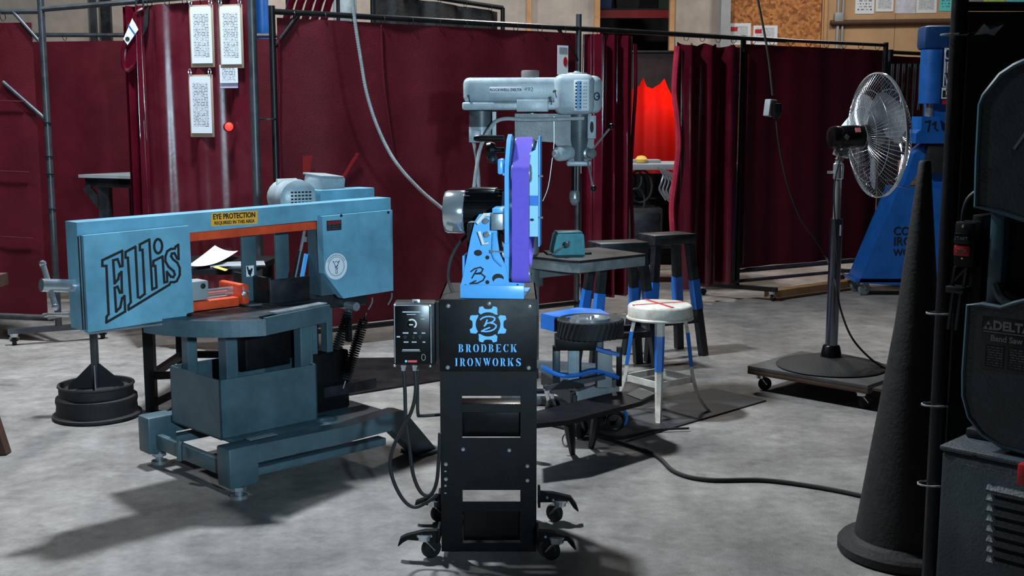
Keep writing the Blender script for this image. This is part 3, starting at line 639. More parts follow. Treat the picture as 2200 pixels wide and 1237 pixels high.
# base: legs, rails, adjustable feet (local y is -v)
for (u, v) in ((0.045, -0.29), (0.045, 0.285)):
    b = B(); b.box((u, -v, 0.12), (0.115, 0.085, 0.14), bev=0.008); b.out('corner_leg', TEALD, t)
b = B(); b.bb(0.015, 0.04, -0.245, 0.245, 0.07, 0.125, 0.004); b.out('front_crossbar', TEALD, t)
b = B(); b.tube([(0.005, 0.03, 0.14), (0.0, 0.03, 0.145), (-0.004, 0.03, 0.13), (-0.004, 0.03, 0.075)], 0.011, 6); b.out('latch', TEALD, t)
for v in (-0.285, 0.285):
    s = -v
    prof = [(0.1, 0.12), (0.1, 0.185), (0.5, 0.178), (0.72, 0.195), (0.745, 0.19), (0.90, 0.012), (0.80, 0.012), (0.685, 0.125), (0.5, 0.12)]
    b = B(); b.xz(prof, s - 0.035, s + 0.035); b.out('side_rail', TEALD, t)
    b = B(); b.bb(0.1, 0.66, s - 0.03, s + 0.02, 0.072, 0.1, 0.003); b.out('lower_rail', TEALD, t)
    b = B(); b.xz([(0.80, 0.0), (0.93, 0.0), (0.925, 0.012), (0.80, 0.012)], s - 0.06, s + 0.06); b.out('foot_plate', TEALD, t)
    b = B(); b.cyl((0.045, s, 0), (0.045, s, 0.012), 0.03, n=14); b.cyl((0.045, s, 0.012), (0.045, s, 0.052), 0.014, n=10); b.cyl((0.045, s, 0.03), (0.045, s, 0.042), 0.026, n=6); b.out('levelling_foot', STEEL, t)
for u in (0.2, 0.32):
    b = B(); b.bb(u, u + 0.06, -0.25, 0.25, 0.1, 0.115); b.out('floor_slat', TEAL, t)
b = B(); b.bb(0.1, 0.75, -0.25, 0.25, 0.155, 0.17, 0.003); b.out('base_plate', TEALD, t)
b = B(); b.box((0.16, -0.255, 0.1885), (0.11, 0.03, 0.001)); b.out('number_plate', GREYP, t)
# coolant tray
b = B()
x0, x1, y0, y1, z0, z1, th = 0.065, 0.47, -0.145, 0.21, 0.171, 0.385, 0.006
b.bb(x0, x1, y0, y1, z0, z0 + th); b.bb(x0, x0 + th, y0, y1, z0, z1); b.bb(x0, x1, y0, y0 + th, z0, z1); b.bb(x0, x1, y1 - th, y1, z0, z1); b.bb(x1 - th, x1, y0, y1, z0, z1)
b.out('coolant_tray', TEALD, t)
b = B(); b.box((0.49, -0.15, 0.174), (0.07, 0.06, 0.01), bev=0.003); b.out('tray_lip', TEALD, t)
# posts that carry the table
for (u, v, w_) in ((0.12, -0.16, 0.05), (0.17, 0.03, 0.06), (0.445, 0.09, 0.05)):
    b = B(); b.bar((u, -v, 0.177), (u, -v, 0.585), w_, w_ * 0.8, up=(1, 0, 0), bev=0.004); b.out('table_post', TEALD, t)
# mitre table: sector with a curved apron
arc = [(0.25 + 0.40 * math.cos(math.radians(a)), 0.40 * math.sin(math.radians(a))) for a in range(112, 196, 6)]
poly = arc + [(-0.13, -0.2), (0.45, -0.2), (0.45, 0.26), (0.3, 0.28), (0.12, 0.32)]
b = B(); b.prism([(p[0], -p[1]) for p in poly], 0.014, Matrix.Translation((0, 0, 0.612))); b.out('mitre_table', DSTEEL, t)
b = B(); ap = [(0.25 + 0.405 * math.cos(math.radians(a)), 0.405 * math.sin(math.radians(a))) for a in range(110, 176, 4)]
for i in range(len(ap) - 1):
    a_, c_ = ap[i], ap[i + 1]; b.bar((a_[0], -a_[1], 0.598), (c_[0], -c_[1], 0.598), 0.007, 0.056)
b.out('curved_apron', TEALD, t)
b = B(); b.bar((0.13, -0.345, 0.594), (0.45, -0.262, 0.594), 0.012, 0.06); b.out('straight_apron', TEALD, t)
b = B(); b.bar((0.19, -0.3, 0.628), (0.44, -0.24, 0.628), 0.04, 0.006); b.out('bright_rail', STEEL, t)
b = B(); b.bar((-0.08, -0.02, 0.63), (0.2, -0.03, 0.63), 0.05, 0.008); b.out('slide_bar', STEEL, t)
# fixed fence and vise
b = B(); b.bb(0.29, 0.46, -0.13, -0.118, 0.626, 0.715, 0.002); b.bb(0.27, 0.47, -0.165, -0.105, 0.62, 0.63); b.out('fence', DSTEEL, t)
b = B(); b.bb(0.30, 0.312, -0.11, 0.14, 0.626, 0.72, 0.002); b.out('fence_plate', DSTEEL, t)
b = B(); b.bb(-0.11, 0.19, -0.085, -0.045, 0.628, 0.66, 0.004); b.out('vise_beam', ORANGE, t)
b = B(); b.bb(0.195, 0.225, -0.10, 0.07, 0.632, 0.705, 0.01); b.out('vise_jaw', ORANGE, t)
b = B(); b.cyl((0.0, -0.03, 0.684), (0.2, -0.03, 0.684), 0.009, n=10); b.cyl((0.0, -0.03, 0.668), (0.2, -0.03, 0.668), 0.007, n=10); b.out('vise_screw', CHROME, t)
b = B(); b.bb(0.0, 0.078, -0.075, 0.0, 0.662, 0.73, 0.006); b.out('vise_block', GREYP, t); screw(t, [(0.055, -0.075, 0.712)], 0.010, INK)
b = B(); b.lathe([(0.006, 0), (0.014, 0.004), (0.014, 0.012), (0.006, 0.016)], 10, (0.205, -0.112, 0.675), (0, 1, 0)); b.out('vise_nut', CHROME, t)
# swing head: beam, doors, guards; tilted by about one degree
tb = math.radians(1.0)
def HB(u, z): return z + (u + 0.39) * math.tan(tb)
b = B(); b.xz([(-0.395, 0.615), (-0.395, 0.962), (0.862, HB(0.862, 0.962)), (0.862, HB(0.862, 0.90)), (-0.03, HB(-0.03, 0.897)), (-0.03, HB(-.03, 0.615))], -0.105, -0.02)
hb = b.out('head_beam', TEAL, t)
b = B(); b.xz([(0.53, 0.63), (0.53, HB(0.53, 0.91)), (0.855, HB(0.855, 0.91)), (0.855, 0.63), (0.64, 0.63)], -0.10, -0.02); b.out('wheel_housing', TEALD, t)
b = B(); b.xz([(-0.02, HB(-.02, 0.865)), (-0.02, HB(-.02, 0.894)), (0.53, HB(.53, 0.894)), (0.53, HB(.53, 0.865))], -0.085, -0.06); b.out('blade_guard', ORANGE, t)
# left door
dz = lambda u, z: z + (u + 0.39) * math.tan(tb)
FY = -0.137
b = B(); b.xz([(-0.39, 0.612), (-0.39, 0.922), (-0.022, 0.931), (-0.018, 0.636), (-0.045, 0.634), (-0.045, 0.622)], FY, -0.106); ld = b.out('wheel_door', TEAL, t)
b = B(); b.cyl((-0.394, -0.118, 0.62), (-0.394, -0.118, 0.92), 0.005, n=8); b.out('hinge', DSTEEL, ld)
b = B(); b.bb(-0.39, -0.05, -0.136, -0.11, 0.605, 0.611); b.out('lower_lip', CHROME, ld)
# outlined lettering on the door
E1 = [(175,1190),(178,1118),(205,1080),(175,440),(122,440),(122,365),(385,240),(390,440),(358,448),(325,350),(265,365),(285,670),(332,615),(345,550),(375,520),(382,792),(355,795),(325,715),(285,730),(305,1045),(360,990),(385,870),(415,840),(425,1045)]
E2 = [(470,1020),(470,965),(500,920),(460,330),(430,330),(430,255),(560,185),(595,855),(622,862),(685,812),(655,225),(620,230),(620,155),(745,90),(785,752),(842,725),(825,440),(800,440),(800,375),(920,315),(945,660),(985,650),(980,520),(1030,580),(1065,590),(1085,555),(1070,510),(1000,450),(960,380),(960,310),(985,245),(1030,215),(1085,210),(1095,185),(1130,160),(1135,350),(1115,340),(1080,270),(1045,275),(1035,310),(1060,350),(1120,400),(1150,470),(1150,560),(1110,640),(1080,655),(1030,655),(1010,690)]
E3 = [(863 + 52 * math.cos(2 * PI * i / 24), 178 + 92 * math.sin(2 * PI * i / 24)) for i in range(24)]
b = B()
for q in (E1, E2, E3): b.ribbon([sw.Y(200 + p[0] / 6.185, 500 + p[1] / 6.185, FY) for p in q], 0.0082, FY - 0.0002, 0.0008, True)
b.out('lettering', INK, ld)
# sticker on the beam
c0, c1, c2, c3 = [sw.Y(*q, -0.105) for q in ((453, 486), (553, 480), (553, 452), (454, 458))]
b = B(); b.xz([c0, c1, c2, c3], -0.1052, -0.1062); st = b.out('safety_sticker', YELLOW, t)
mx_, mz_ = (c0[0] + c1[0]) / 2, (c0[1] + c3[1]) / 2; til = math.atan2(c1[1] - c0[1], c1[0] - c0[0])
text('sticker_lettering', 'EYE PROTECTION', INK, st, 0.026, face_y(mx_, -0.1068, mz_ + 0.008, til), 0.0007, sx=0.80)
text('sticker_lettering', 'REQUIRED IN THIS AREA', INK, st, 0.0165, face_y(mx_, -0.1068, mz_ - 0.0135, til), 0.0003, sx=0.87)
# right door with cut corner
pts = [sw.Y(*q, FY) for q in ((692, 465), (843, 451), (845, 624), (738, 641), (697, 588))]
b = B(); b.xz(pts, FY, -0.1); rd_ = b.out('drive_door', TEAL, t)
screw(rd_, [(sw.Y(733, 463, FY)[0], FY, sw.Y(733, 463, FY)[1]), (sw.Y(834, 456, FY)[0], FY, sw.Y(834, 456, FY)[1])], 0.006, INK)
c = sw.Y(722, 572, FY); rr = (sw.Y(745, 572, FY)[0] - sw.Y(698, 572, FY)[0]) / 2
b = B(); b.xz(disc(c[0], c[1], rr, 28), FY - 0.0004, FY - 0.0014); sk = b.out('round_sticker', PAPER, rd_)
b = B(); q = disc(c[0], c[1], rr * 0.72, 28); b.ribbon(q, 0.0016, FY - 0.0015, 0.0004, True); b.out('sticker_ring', mat('navy_ink', (40, 52, 92), 0.6), sk)
b = B(); NV = MATS['navy_ink']
for pl, wd in (([(-0.3, 0.42), (-0.12, 0.1), (0.0, -0.05), (0.12, 0.1), (0.3, 0.42)], 0.0022), ([(-0.3, 0.42), (-0.1, 0.3), (0, 0.42), (0.12, 0.28), (0.3, 0.42)], 0.0016), ([(-0.14, 0.0), (0.14, -0.14), (0.02, -0.2), (-0.1, -0.1), (0.14, 0.04)], 0.002), ([(-0.06, -0.2), (-0.07, -0.5), (0, -0.56), (0.07, -0.5), (0.06, -0.2)], 0.0018)):
    b.ribbon([(c[0] + p[0] * rr, c[1] + p[1] * rr) for p in pl], wd, FY - 0.0015, 0.0004)
b.out('sticker_figure', NV, sk)
for k in range(14):
    a = math.radians(30 + k * 9.2); 
    if k == 0:
        b = B(); b.xz([(-0.0014, -0.0022), (0.0014, -0.0022), (0.0014, 0.0022), (-0.0014, 0.0022)], 0, -0.0006); first = b.out('sticker_letter', NV, sk); first.location = (c[0] + rr * 0.86 * math.cos(a), FY - 0.0014, c[1] + rr * 0.86 * math.sin(a))
    else: copies(first, sk, [(c[0] + rr * 0.86 * math.cos(a), FY - 0.0014, c[1] + rr * 0.86 * math.sin(a))])
q0 = sw.Y(702, 496, FY); q1 = sw.Y(733, 472, FY)
b = B(); b.box(((q0[0] + q1[0]) / 2, FY - 0.0006, (q0[1] + q1[1]) / 2), (abs(q1[0] - q0[0]), 0.001, abs(q1[1] - q0[1]))); dl = b.out('danger_label', DANGER, rd_)
b = B(); b.box(((q0[0] + q1[0]) / 2, FY - 0.0014, q1[1] - 0.008), (abs(q1[0] - q0[0]) * 0.9, 0.0006, 0.011)); b.out('danger_stripe', mat('label_red', (120, 26, 36), 0.5), dl)
# back supports between table and beam
for px0, px1, pt, pb, yy in ((523, 549, 500, 628, 0.0), (594, 620, 494, 588, 0.15)):
    a_ = sw.Y(px0, pb, yy); c_ = sw.Y(px1, pt, yy)
    b = B(); b.bb(a_[0], c_[0], yy, yy + 0.012, a_[1] - 0.06, c_[1] + 0.02, 0.002); o = b.out('support_arm', TEALD, t)
    if yy == 0.0:
        d = sw.Y(537, 582, yy); b = B(); b.box((d[0], yy - 0.001, d[1]), (0.032, 0.001, 0.04)); dd = b.out('bird_decal', PAPER, o)
        b = B(); b.ribbon([(d[0] - 0.011, d[1] + 0.015), (d[0] - 0.006, d[1] - 0.008), (d[0], d[1] - 0.016)], 0.006, yy - 0.0016); b.ribbon([(d[0] + 0.006, d[1] + 0.006), (d[0] + 0.001, d[1] - 0.008), (d[0] - 0.004, d[1] + 0.002)], 0.008, yy - 0.0016); b.out('decal_bird', INK, dd)
# feed cylinder and linkages
a_ = sw.Y(655, 492, 0.02); c_ = sw.Y(628, 628, 0.02)
b = B(); b.cyl((c_[0], 0.02, c_[1]), (c_[0] * 0.35 + a_[0] * 0.65, 0.02, c_[1] * 0.35 + a_[1] * 0.65), 0.012, n=12); b.out('feed_cylinder', DSTEEL, t)
b = B(); b.cyl((c_[0] * 0.35 + a_[0] * 0.65, 0.02, c_[1] * 0.35 + a_[1] * 0.65), (a_[0], 0.02, a_[1]), 0.006, n=10); b.lathe([(0.0, 0), (0.013, 0.002), (0.013, 0.02), (0, 0.022)], 10, (a_[0], 0.02, a_[1] - 0.05)); b.out('cylinder_rod', CHROME, t)
b = B(); b.tube(smoothpts([(sw.Y(*q, -0.02)[0], -0.02, sw.Y(*q, -0.02)[1]) for q in ((666, 500), (668, 570), (678, 610), (700, 628))]), 0.007, 6); b.out('hose', DSTEEL, t)
a_ = sw.Y(658, 545, -0.02); c_ = sw.Y(648, 600, -0.02); b = B(); b.bar((a_[0], -0.02, a_[1]), (c_[0], -0.02, c_[1]), 0.008, 0.014); b.out('link_plate', SKY, t)
# pivot block, legs behind, springs
b = B(); b.bb(0.47, 0.80, -0.03, 0.12, 0.56, 0.635, 0.008); b.out('pivot_block', DSTEEL, t)
b = B(); a_ = sw.Y(756, 657, -0.06); b.cyl((a_[0], -0.09, a_[1]), (a_[0], 0.02, a_[1]), 0.017, n=16); b.out('pivot_pin', STEEL, t)
for (u, v, zb, w_) in ((0.53, 0.02, 0.17, 0.055), (0.60, 0.03, 0.3, 0.045), (0.71, 0.02, 0.42, 0.03), (0.56, -0.1, 0.17, 0.06), (0.50, 0.055, 0.28, 0.03)):
    b = B(); b.bar((u, -v, zb), (u, -v, 0.57), w_, w_ * 0.6, up=(1, 0, 0), bev=0.003); b.out('pivot_leg', TEALD, t)
b = B(); b.bb(0.475, 0.68, -0.06, 0.16, 0.171, 0.40, 0.006); b.out('pump_box', BLACK, t)
b = B(); b.bb(0.27, 0.60, 0.02, 0.19, 0.36, 0.60, 0.01); b.out('hydraulic_body', BLACK, t)
a_ = sw.Y(655, 640, 0.05); b = B(); b.box((a_[0], 0.05, a_[1] + 0.01), (0.05, 0.06, 0.035), bev=0.008); b.out('red_cap', REDP, t)
for (pt, pb, yy) in (((748, 672), (706, 806), -0.02), ((782, 688), (742, 818), -0.08)):
    p = sw.Y(*pt, yy); q = sw.Y(*pb, yy); P = Vector((p[0], yy, p[1])); Q = Vector((q[0], yy, q[1])); d = Q - P; x, y = zto(d); n = 26
    pts = [P + d * (i / (n * 10)) + (x * math.cos(2 * PI * i / 10) + y * math.sin(2 * PI * i / 10)) * 0.019 for i in range(n * 10 + 1)]
    b = B(); b.tube(pts, 0.0032, 5); b.cyl(P - d.normalized() * 0.03, P + d.normalized() * 0.004, 0.004, n=6); b.cyl(Q, Q + d.normalized() * 0.03, 0.004, n=6); b.out('tension_spring', DSTEEL, t)
q = sw.Y(724, 835, -0.05); b = B(); b.bar((0.55, -0.05, q[1]), (0.8, -0.05, q[1]), 0.05, 0.04); b.out('spring_bracket', DSTEEL, t)
for px, py in ((800, 650), (842, 640)):
    q = sw.Y(px, py, -0.1); b = B(); b.tube(smoothpts([(q[0], -0.1, q[1] + 0.02), (q[0] - 0.002, -0.1, q[1]), (q[0] - 0.02, -0.1, q[1] - 0.025)], 3), 0.003, 5); b.out('hook', STEEL, t)
# tension handle at the left end
H0 = Vector((-0.395, -0.06, 0.755)); H1 = Vector((-0.50, -0.06, 0.768))
b = B(); b.cyl(H0, H1, 0.021, n=16); b.out('tension_screw', CHROME, t)
b = B(); hx = (-0.475, -0.06, 0.765); b.cyl((hx[0] - 0.0, -0.02, hx[2] + 0.065), (hx[0] + 0.0, -0.10, hx[2] - 0.065), 0.009, n=10)
for s in (-1, 1): b.lathe([(0, -0.012), (0.009, -0.008), (0.012, 0), (0.009, 0.008), (0, 0.012)], 10, (hx[0], -0.06 + s * -0.04, hx[2] - s * 0.065))
b.out('tension_handle', CHROME, t)
# gear motor on top behind the beam
b = B(); m0 = sw.Y(640, 425, 0.1); b.lathe([(0.0, -0.06), (0.05, -0.06), (0.075, -0.045), (0.078, 0.0), (0.07, 0.05), (0.07, 0.13), (0, 0.13)], 20, (m0[0], 0.12, m0[1] - 0.005), (0.25, 1, 0)); mo = b.out('motor_body', CAST, t)
b = B(); x, y = zto((0.25, 1, 0))
for i in range(6):
    for j in range(4):
        q = Vector((m0[0] - 0.012, 0.059, m0[1] - 0.005)) + Vector((1, -0.25, 0)) * (-0.035 + i * 0.014) + Vector((0, 0, 1)) * (-0.01 + j * 0.013)
        b.box(q, (0.009, 0.003, 0.006))
b.out('motor_grille', INK, mo, kind='stuff')
b = B(); m1 = sw.Y(703, 402, 0.1); b.box((m1[0], 0.12, m1[1]), (0.13, 0.1, 0.085), rot=(0.1, 0.06, 0.2), bev=0.006); jb = b.out('terminal_box', CAST, t)
b = B(); b.box((m1[0] - 0.003, 0.12, m1[1] + 0.046), (0.125, 0.105, 0.008), rot=(0.1, 0.06, 0.2), bev=0.003); b.out('box_lid', GREYP, jb)
b = B(); m2 = sw.Y(735, 425, 0.1); b.lathe([(0, 0), (0.05, 0), (0.05, 0.05), (0.03, 0.09), (0.02, 0.1), (0.02, 0.13), (0, 0.13)], 16, (m2[0] - 0.05, 0.12, m2[1] - 0.01), (1, 0.1, 0)); b.out('gearbox', CAST, t)
b = B(); m3 = sw.Y(617, 412, 0.18); b.bb(m3[0] - 0.03, m3[0] + 0.06, 0.2, 0.21, m3[1] - 0.04, m3[1] + 0.05); b.out('motor_plate', WHITE, t)
b = B(); m4 = sw.Y(795, 418, 0.06); b.bb(0.62, 0.88, 0.02, 0.12, HB(.7, 0.93), HB(.7, 0.998), 0.004); b.out('top_housing', TEAL, t)

# ------------------------------------------------------------------ side table with papers behind the saw
t = thing('steel_side_table', 'black steel side table behind the saw, holding loose papers', 'table', (-1.42, 5.3, 0))
zt = 0.635
b = B(); b.prism([(-1.66, 5.02), (-1.16, 5.1), (-1.12, 5.6), (-1.64, 5.6)], 0.025, Matrix.Translation((0, 0, zt - 0.025))); b.out('tabletop', BLACK, t, world=True)
for x, y in ((-1.605, 5.06), (-1.19, 5.15), (-1.17, 5.54), (-1.6, 5.54)):
    b = B(); b.bb(x - 0.022, x + 0.022, y - 0.022, y + 0.022, 0, zt - 0.025); b.out('leg', BLACK, t, world=True)
for a_, c_ in (((-1.605, 5.06), (-1.19, 5.15)), ((-1.605, 5.06), (-1.6, 5.54)), ((-1.6, 5.54), (-1.17, 5.54))):
    b = B(); b.bar((*a_, 0.16), (*c_, 0.16), 0.03, 0.03); b.out('stretcher', BLACK, t, world=True)
b = B(); b.bar((-1.605, 5.06, 0.03), (-1.36, 5.08, 0.15), 0.03, 0.03); b.out('brace', BLACK, t, world=True)
def loose(name, pts, m, label, curl=0.01, cat='paper', z=zt):
    """curled sheet lying on the table"""
    P = [G(x, y, z) for x, y in pts]; b = B(); n = 8; vs = []
    for k in range(2):
        for j in range(n + 1):
            for i in range(n + 1):
                u, v = i / n, j / n
                q = (P[0] * (1 - u) + P[1] * u) * (1 - v) + (P[3] * (1 - u) + P[2] * u) * v
                vs.append((q.x, q.y, z + 0.001 + k * 0.0012 + curl * (2 * u - 1) ** 2 + 0.6 * curl * v * v))
    N1 = (n + 1) ** 2; fs = []
    for j in range(n):
        for i in range(n):
            a = j * (n + 1) + i; fs += [(a, a + n + 1, a + n + 2, a + 1), (N1 + a, N1 + a + 1, N1 + a + n + 2, N1 + a + n + 1)]
    b.add(vs, fs); o = b.out(name, m); return tag(o, label, cat)
o = B().box((0, 0, 0.004), (0.24, 0.16, 0.008), bev=0.001).out('clipboard', GREYP); o.location = (-1.24, 5.22, zt); o.rotation_euler.z = 0.25; tag(o, 'grey clipboard lying flat on the side table', 'clipboard')
loose('paper_sheet', [(405, 577), (478, 566), (512, 548), (462, 536)], PAPER, 'white curled paper sheet on top of the side table papers', 0.012, z=zt + 0.012)
loose('paper_slip', [(458, 575), (484, 583), (490, 580), (466, 572)], GOLD, 'narrow yellow paper slip under the white sheet', 0.0, z=zt + 0.009)

# ------------------------------------------------------------------ work-support stand on a wheel rim
p = G(210, 893)
t = thing('wheel_rim_stand', 'work stand with a black wheel rim as its base, left of the saw', 'stand', (p.x, p.y, 0))
b = B(); b.lathe([(0.0, 0.0), (0.18, 0.0), (0.187, 0.006), (0.187, 0.016), (0.172, 0.022), (0.168, 0.06), (0.172, 0.075), (0.170, 0.092), (0.156, 0.1), (0.156, 0.135), (0.162, 0.142), (0.16, 0.148), (0.15, 0.147), (0.146, 0.125), (0.09, 0.118), (0.07, 0.128), (0.0, 0.128)], 48); b.out('wheel_rim', IRON, t)
for k in range(4):
    a = math.radians(20 + 90 * k)
    M = axes((0, 0, 0.127), (math.cos(a), math.sin(a), 0), (0, 0, 1), (math.sin(a), -math.cos(a), 0))
    b = B(); b.prism([(0.0, 0), (0.115, 0), (0.115, 0.012), (0.02, 0.105), (0.0, 0.105)], 0.006, M); b.out('gusset', BLACK, t)
b = B()
for k in range(5):
    a = math.radians(72 * k + 10); b.box((0.1 * math.cos(a), 0.1 * math.sin(a), 0.124), (0.05, 0.02, 0.006), rot=(0, 0, a + PI / 2), bev=0.004)
b.out('vent_slots', DSTEEL, t)
b = B(); b.bb(-0.014, 0.014, -0.014, 0.014, 0.127, 0.62, 0.002); b.out('stand_post', PIPE, t)
b = B(); b.bar((-0.2, 0.02, 0.435), (-0.1, 0.02, 0.455), 0.02, 0.02); b.tube([(-0.1, 0.0, 0.45), (-0.19, 0.0, 0.45), (-0.215, 0.01, 0.446), (-0.19, 0.03, 0.44), (-0.1, 0.03, 0.445)], 0.009, 8); b.bar((-0.1, 0.0, 0.45), (0.0, 0.0, 0.47), 0.02, 0.02); b.out('roller_bracket', CHROME, t)
# wooden leg at the left edge of the frame
p = G(-22, 975); t = thing('wooden_trestle', 'brown wooden trestle leg at the left edge of the photo', 'trestle', (p.x, p.y, 0))
b = B(); b.bar((0.06, 0, 0.0), (-0.12, 0.05, 0.6), 0.05, 0.03, up=(1, 0, 0)); b.out('leg', DWOOD, t); b = B(); b.bar((-0.35, 0, 0.0), (-0.18, 0.05, 0.6), 0.05, 0.03, up=(1, 0, 0)); b.out('leg', DWOOD, t)
b = B(); b.bar((-0.15, -0.35, 0.62), (-0.15, 0.5, 0.62), 0.09, 0.05); b.out('top_beam', DWOOD, t)

# ------------------------------------------------------------------ grinder cart
cf = Fr(-0.07, 3.3, 0)
CX0, CX1 = cf.Y(946, 900)[0], cf.Y(1153, 900)[0]
def CZ(py): return cf.Y(1050, py)[1]
t = thing('grinder_cart', 'tall black steel cart on casters with blue logo lettering on its front', 'cart', (-0.07, 3.3, 0))
CART = t
z0c = 0.02; ztop = CZ(642); D = 0.34
for s, x in ((0, CX0), (1, CX1)):
    xa, xb = (x, x + 0.004) if s == 0 else (x - 0.004, x)
    # side panel with an opening
    b = B(); b.bb(xa, xb, 0.0, 0.05, z0c, ztop); b.bb(xa, xb, D - 0.05, D, z0c, ztop); b.bb(xa, xb, 0.05, D - 0.05, ztop - 0.2, ztop); b.bb(xa, xb, 0.05, D - 0.05, z0c, 0.2); b.bb(xa, xb, 0.05, D - 0.05, 0.36, 0.46); b.out('side_panel', BLACK, t)
    xf0, xf1 = (CX0, cf.Y(993, 900)[0]) if s == 0 else (cf.Y(1118, 900)[0], CX1)
    b = B(); b.bb(xf0, xf1, -0.003, 0.0, z0c, CZ(796)); b.out('front_stile', BLACK, t)
b = B(); b.bb(CX0, CX1, -0.006, -0.003, CZ(797), ztop, 0.001); fp = b.out('logo_panel', BLACK, t)
b = B(); b.bb(CX0, CX1, 0.0, D, ztop - 0.004, ztop); b.out('top_plate', BLACK, t)
xi0, xi1 = cf.Y(993, 900)[0], cf.Y(1118, 900)[0]
for pa, pb, nm in ((797, 850, 'cross_rail'), (868, 885, 'cross_rail'), (940, 1052, 'front_panel'), (1077, 1098, 'cross_rail'), (1166, 1193, 'cross_rail')):
    b = B(); b.bb(xi0 - 0.005, xi1 + 0.005, -0.002, 0.001, max(z0c, CZ(pb)), CZ(pa)); b.out(nm, BLACK, t)
b = B(); b.bb(CX0 + 0.004, CX1 - 0.004, 0.02, 0.1, CZ(942), CZ(872), 0.002); b.out('drawer_box', BLACKG, t)
b = B(); b.bb(CX0 + 0.004, CX1 - 0.004, 0.0, D, z0c, z0c + 0.004); b.out('bottom_shelf', BLACK, t)
b = B(); b.bb(xi0, xi1, 0.03, 0.034, CZ(1168), CZ(1090)); b.out('lower_panel', BLACKG, t)
for y in (D - 0.02,):
    b = B(); b.bb(CX0 + 0.004, CX1 - 0.004, y, y + 0.02, ztop - 0.12, ztop - 0.004); b.out('rear_rail', BLACK, t)
    b = B(); b.bb(CX0 + 0.004, CX1 - 0.004, y, y + 0.02, z0c + 0.004, z0c + 0.03); b.out('rear_rail', BLACK, t)
screw(fp, [(cf.Y(px, py, -0.006)[0], -0.006, cf.Y(px, py, -0.006)[1]) for px, py in ((963, 657), (1051, 652), (1138, 658), (962, 789), (1136, 790))], 0.0065)
screw(t, [(cf.Y(px, py, -0.003)[0], -0.003, cf.Y(px, py, -0.003)[1]) for px, py in ((995, 965), (1094, 967), (958, 997), (958, 1029), (1133, 1001), (1133, 1032))], 0.006)
b = B()
for py, h in ((1012, 0.004), (1043, 0.006), (1059, 0.004)):
    q = cf.Y(957, py, -0.003); b.box((q[0], -0.0032, q[1]), (0.006, 0.001, h))
b.out('slot', STEEL, t)
# gear emblem: four gear segments, ring left black, script letter
LOGO = mat('logo_blue', (104, 182, 250), 0.4, var=0.03)
gc = cf.Y(1048.5, 696.5, -0.006); k_ = (cf.Y(1088, 696, -0.006)[0] - cf.Y(1009, 696, -0.006)[0]) / 610.0   # metres per traced unit
seg = [(-155, -200), (-150, -255), (-145, -290), (-85, -305), (-58, -262), (-20, -255), (20, -255), (58, -262), (85, -305), (145, -290), (155, -255), (152, -205), (160, -160)]
inner = [(205 * math.cos(math.radians(a)), -205 * math.sin(math.radians(a))) for a in range(54, 127, 6)]
b = B()
for r in range(4):
    a = r * PI / 2; ca, sa = math.cos(a), math.sin(a)
    poly = seg + inner
    q = [((p[0] * ca - p[1] * sa) * k_ + gc[0], -(p[0] * sa + p[1] * ca) * k_ + gc[1]) for p in poly]
    b2 = B(); b2.xz(q, -0.0061, -0.0072); b2.out('gear_segment', LOGO, fp)
S = lambda pts: [(gc[0] + (x - 605) * k_, gc[1] - (y - 438) * k_) for x, y in pts]
b = B()
b.ribbon(S([(482, 355), (520, 325), (570, 308), (630, 304), (690, 314), (718, 335), (712, 365), (680, 395), (640, 410), (585, 420), (545, 465), (570, 415), (590, 365)]), 24 * k_, -0.0061)
b.ribbon(S([(640, 412), (700, 425), (740, 455), (735, 490), (700, 525), (640, 550), (570, 558), (500, 552), (545, 525), (630, 492)]), 24 * k_, -0.0061)
b.out('script_letter', LOGO, fp)
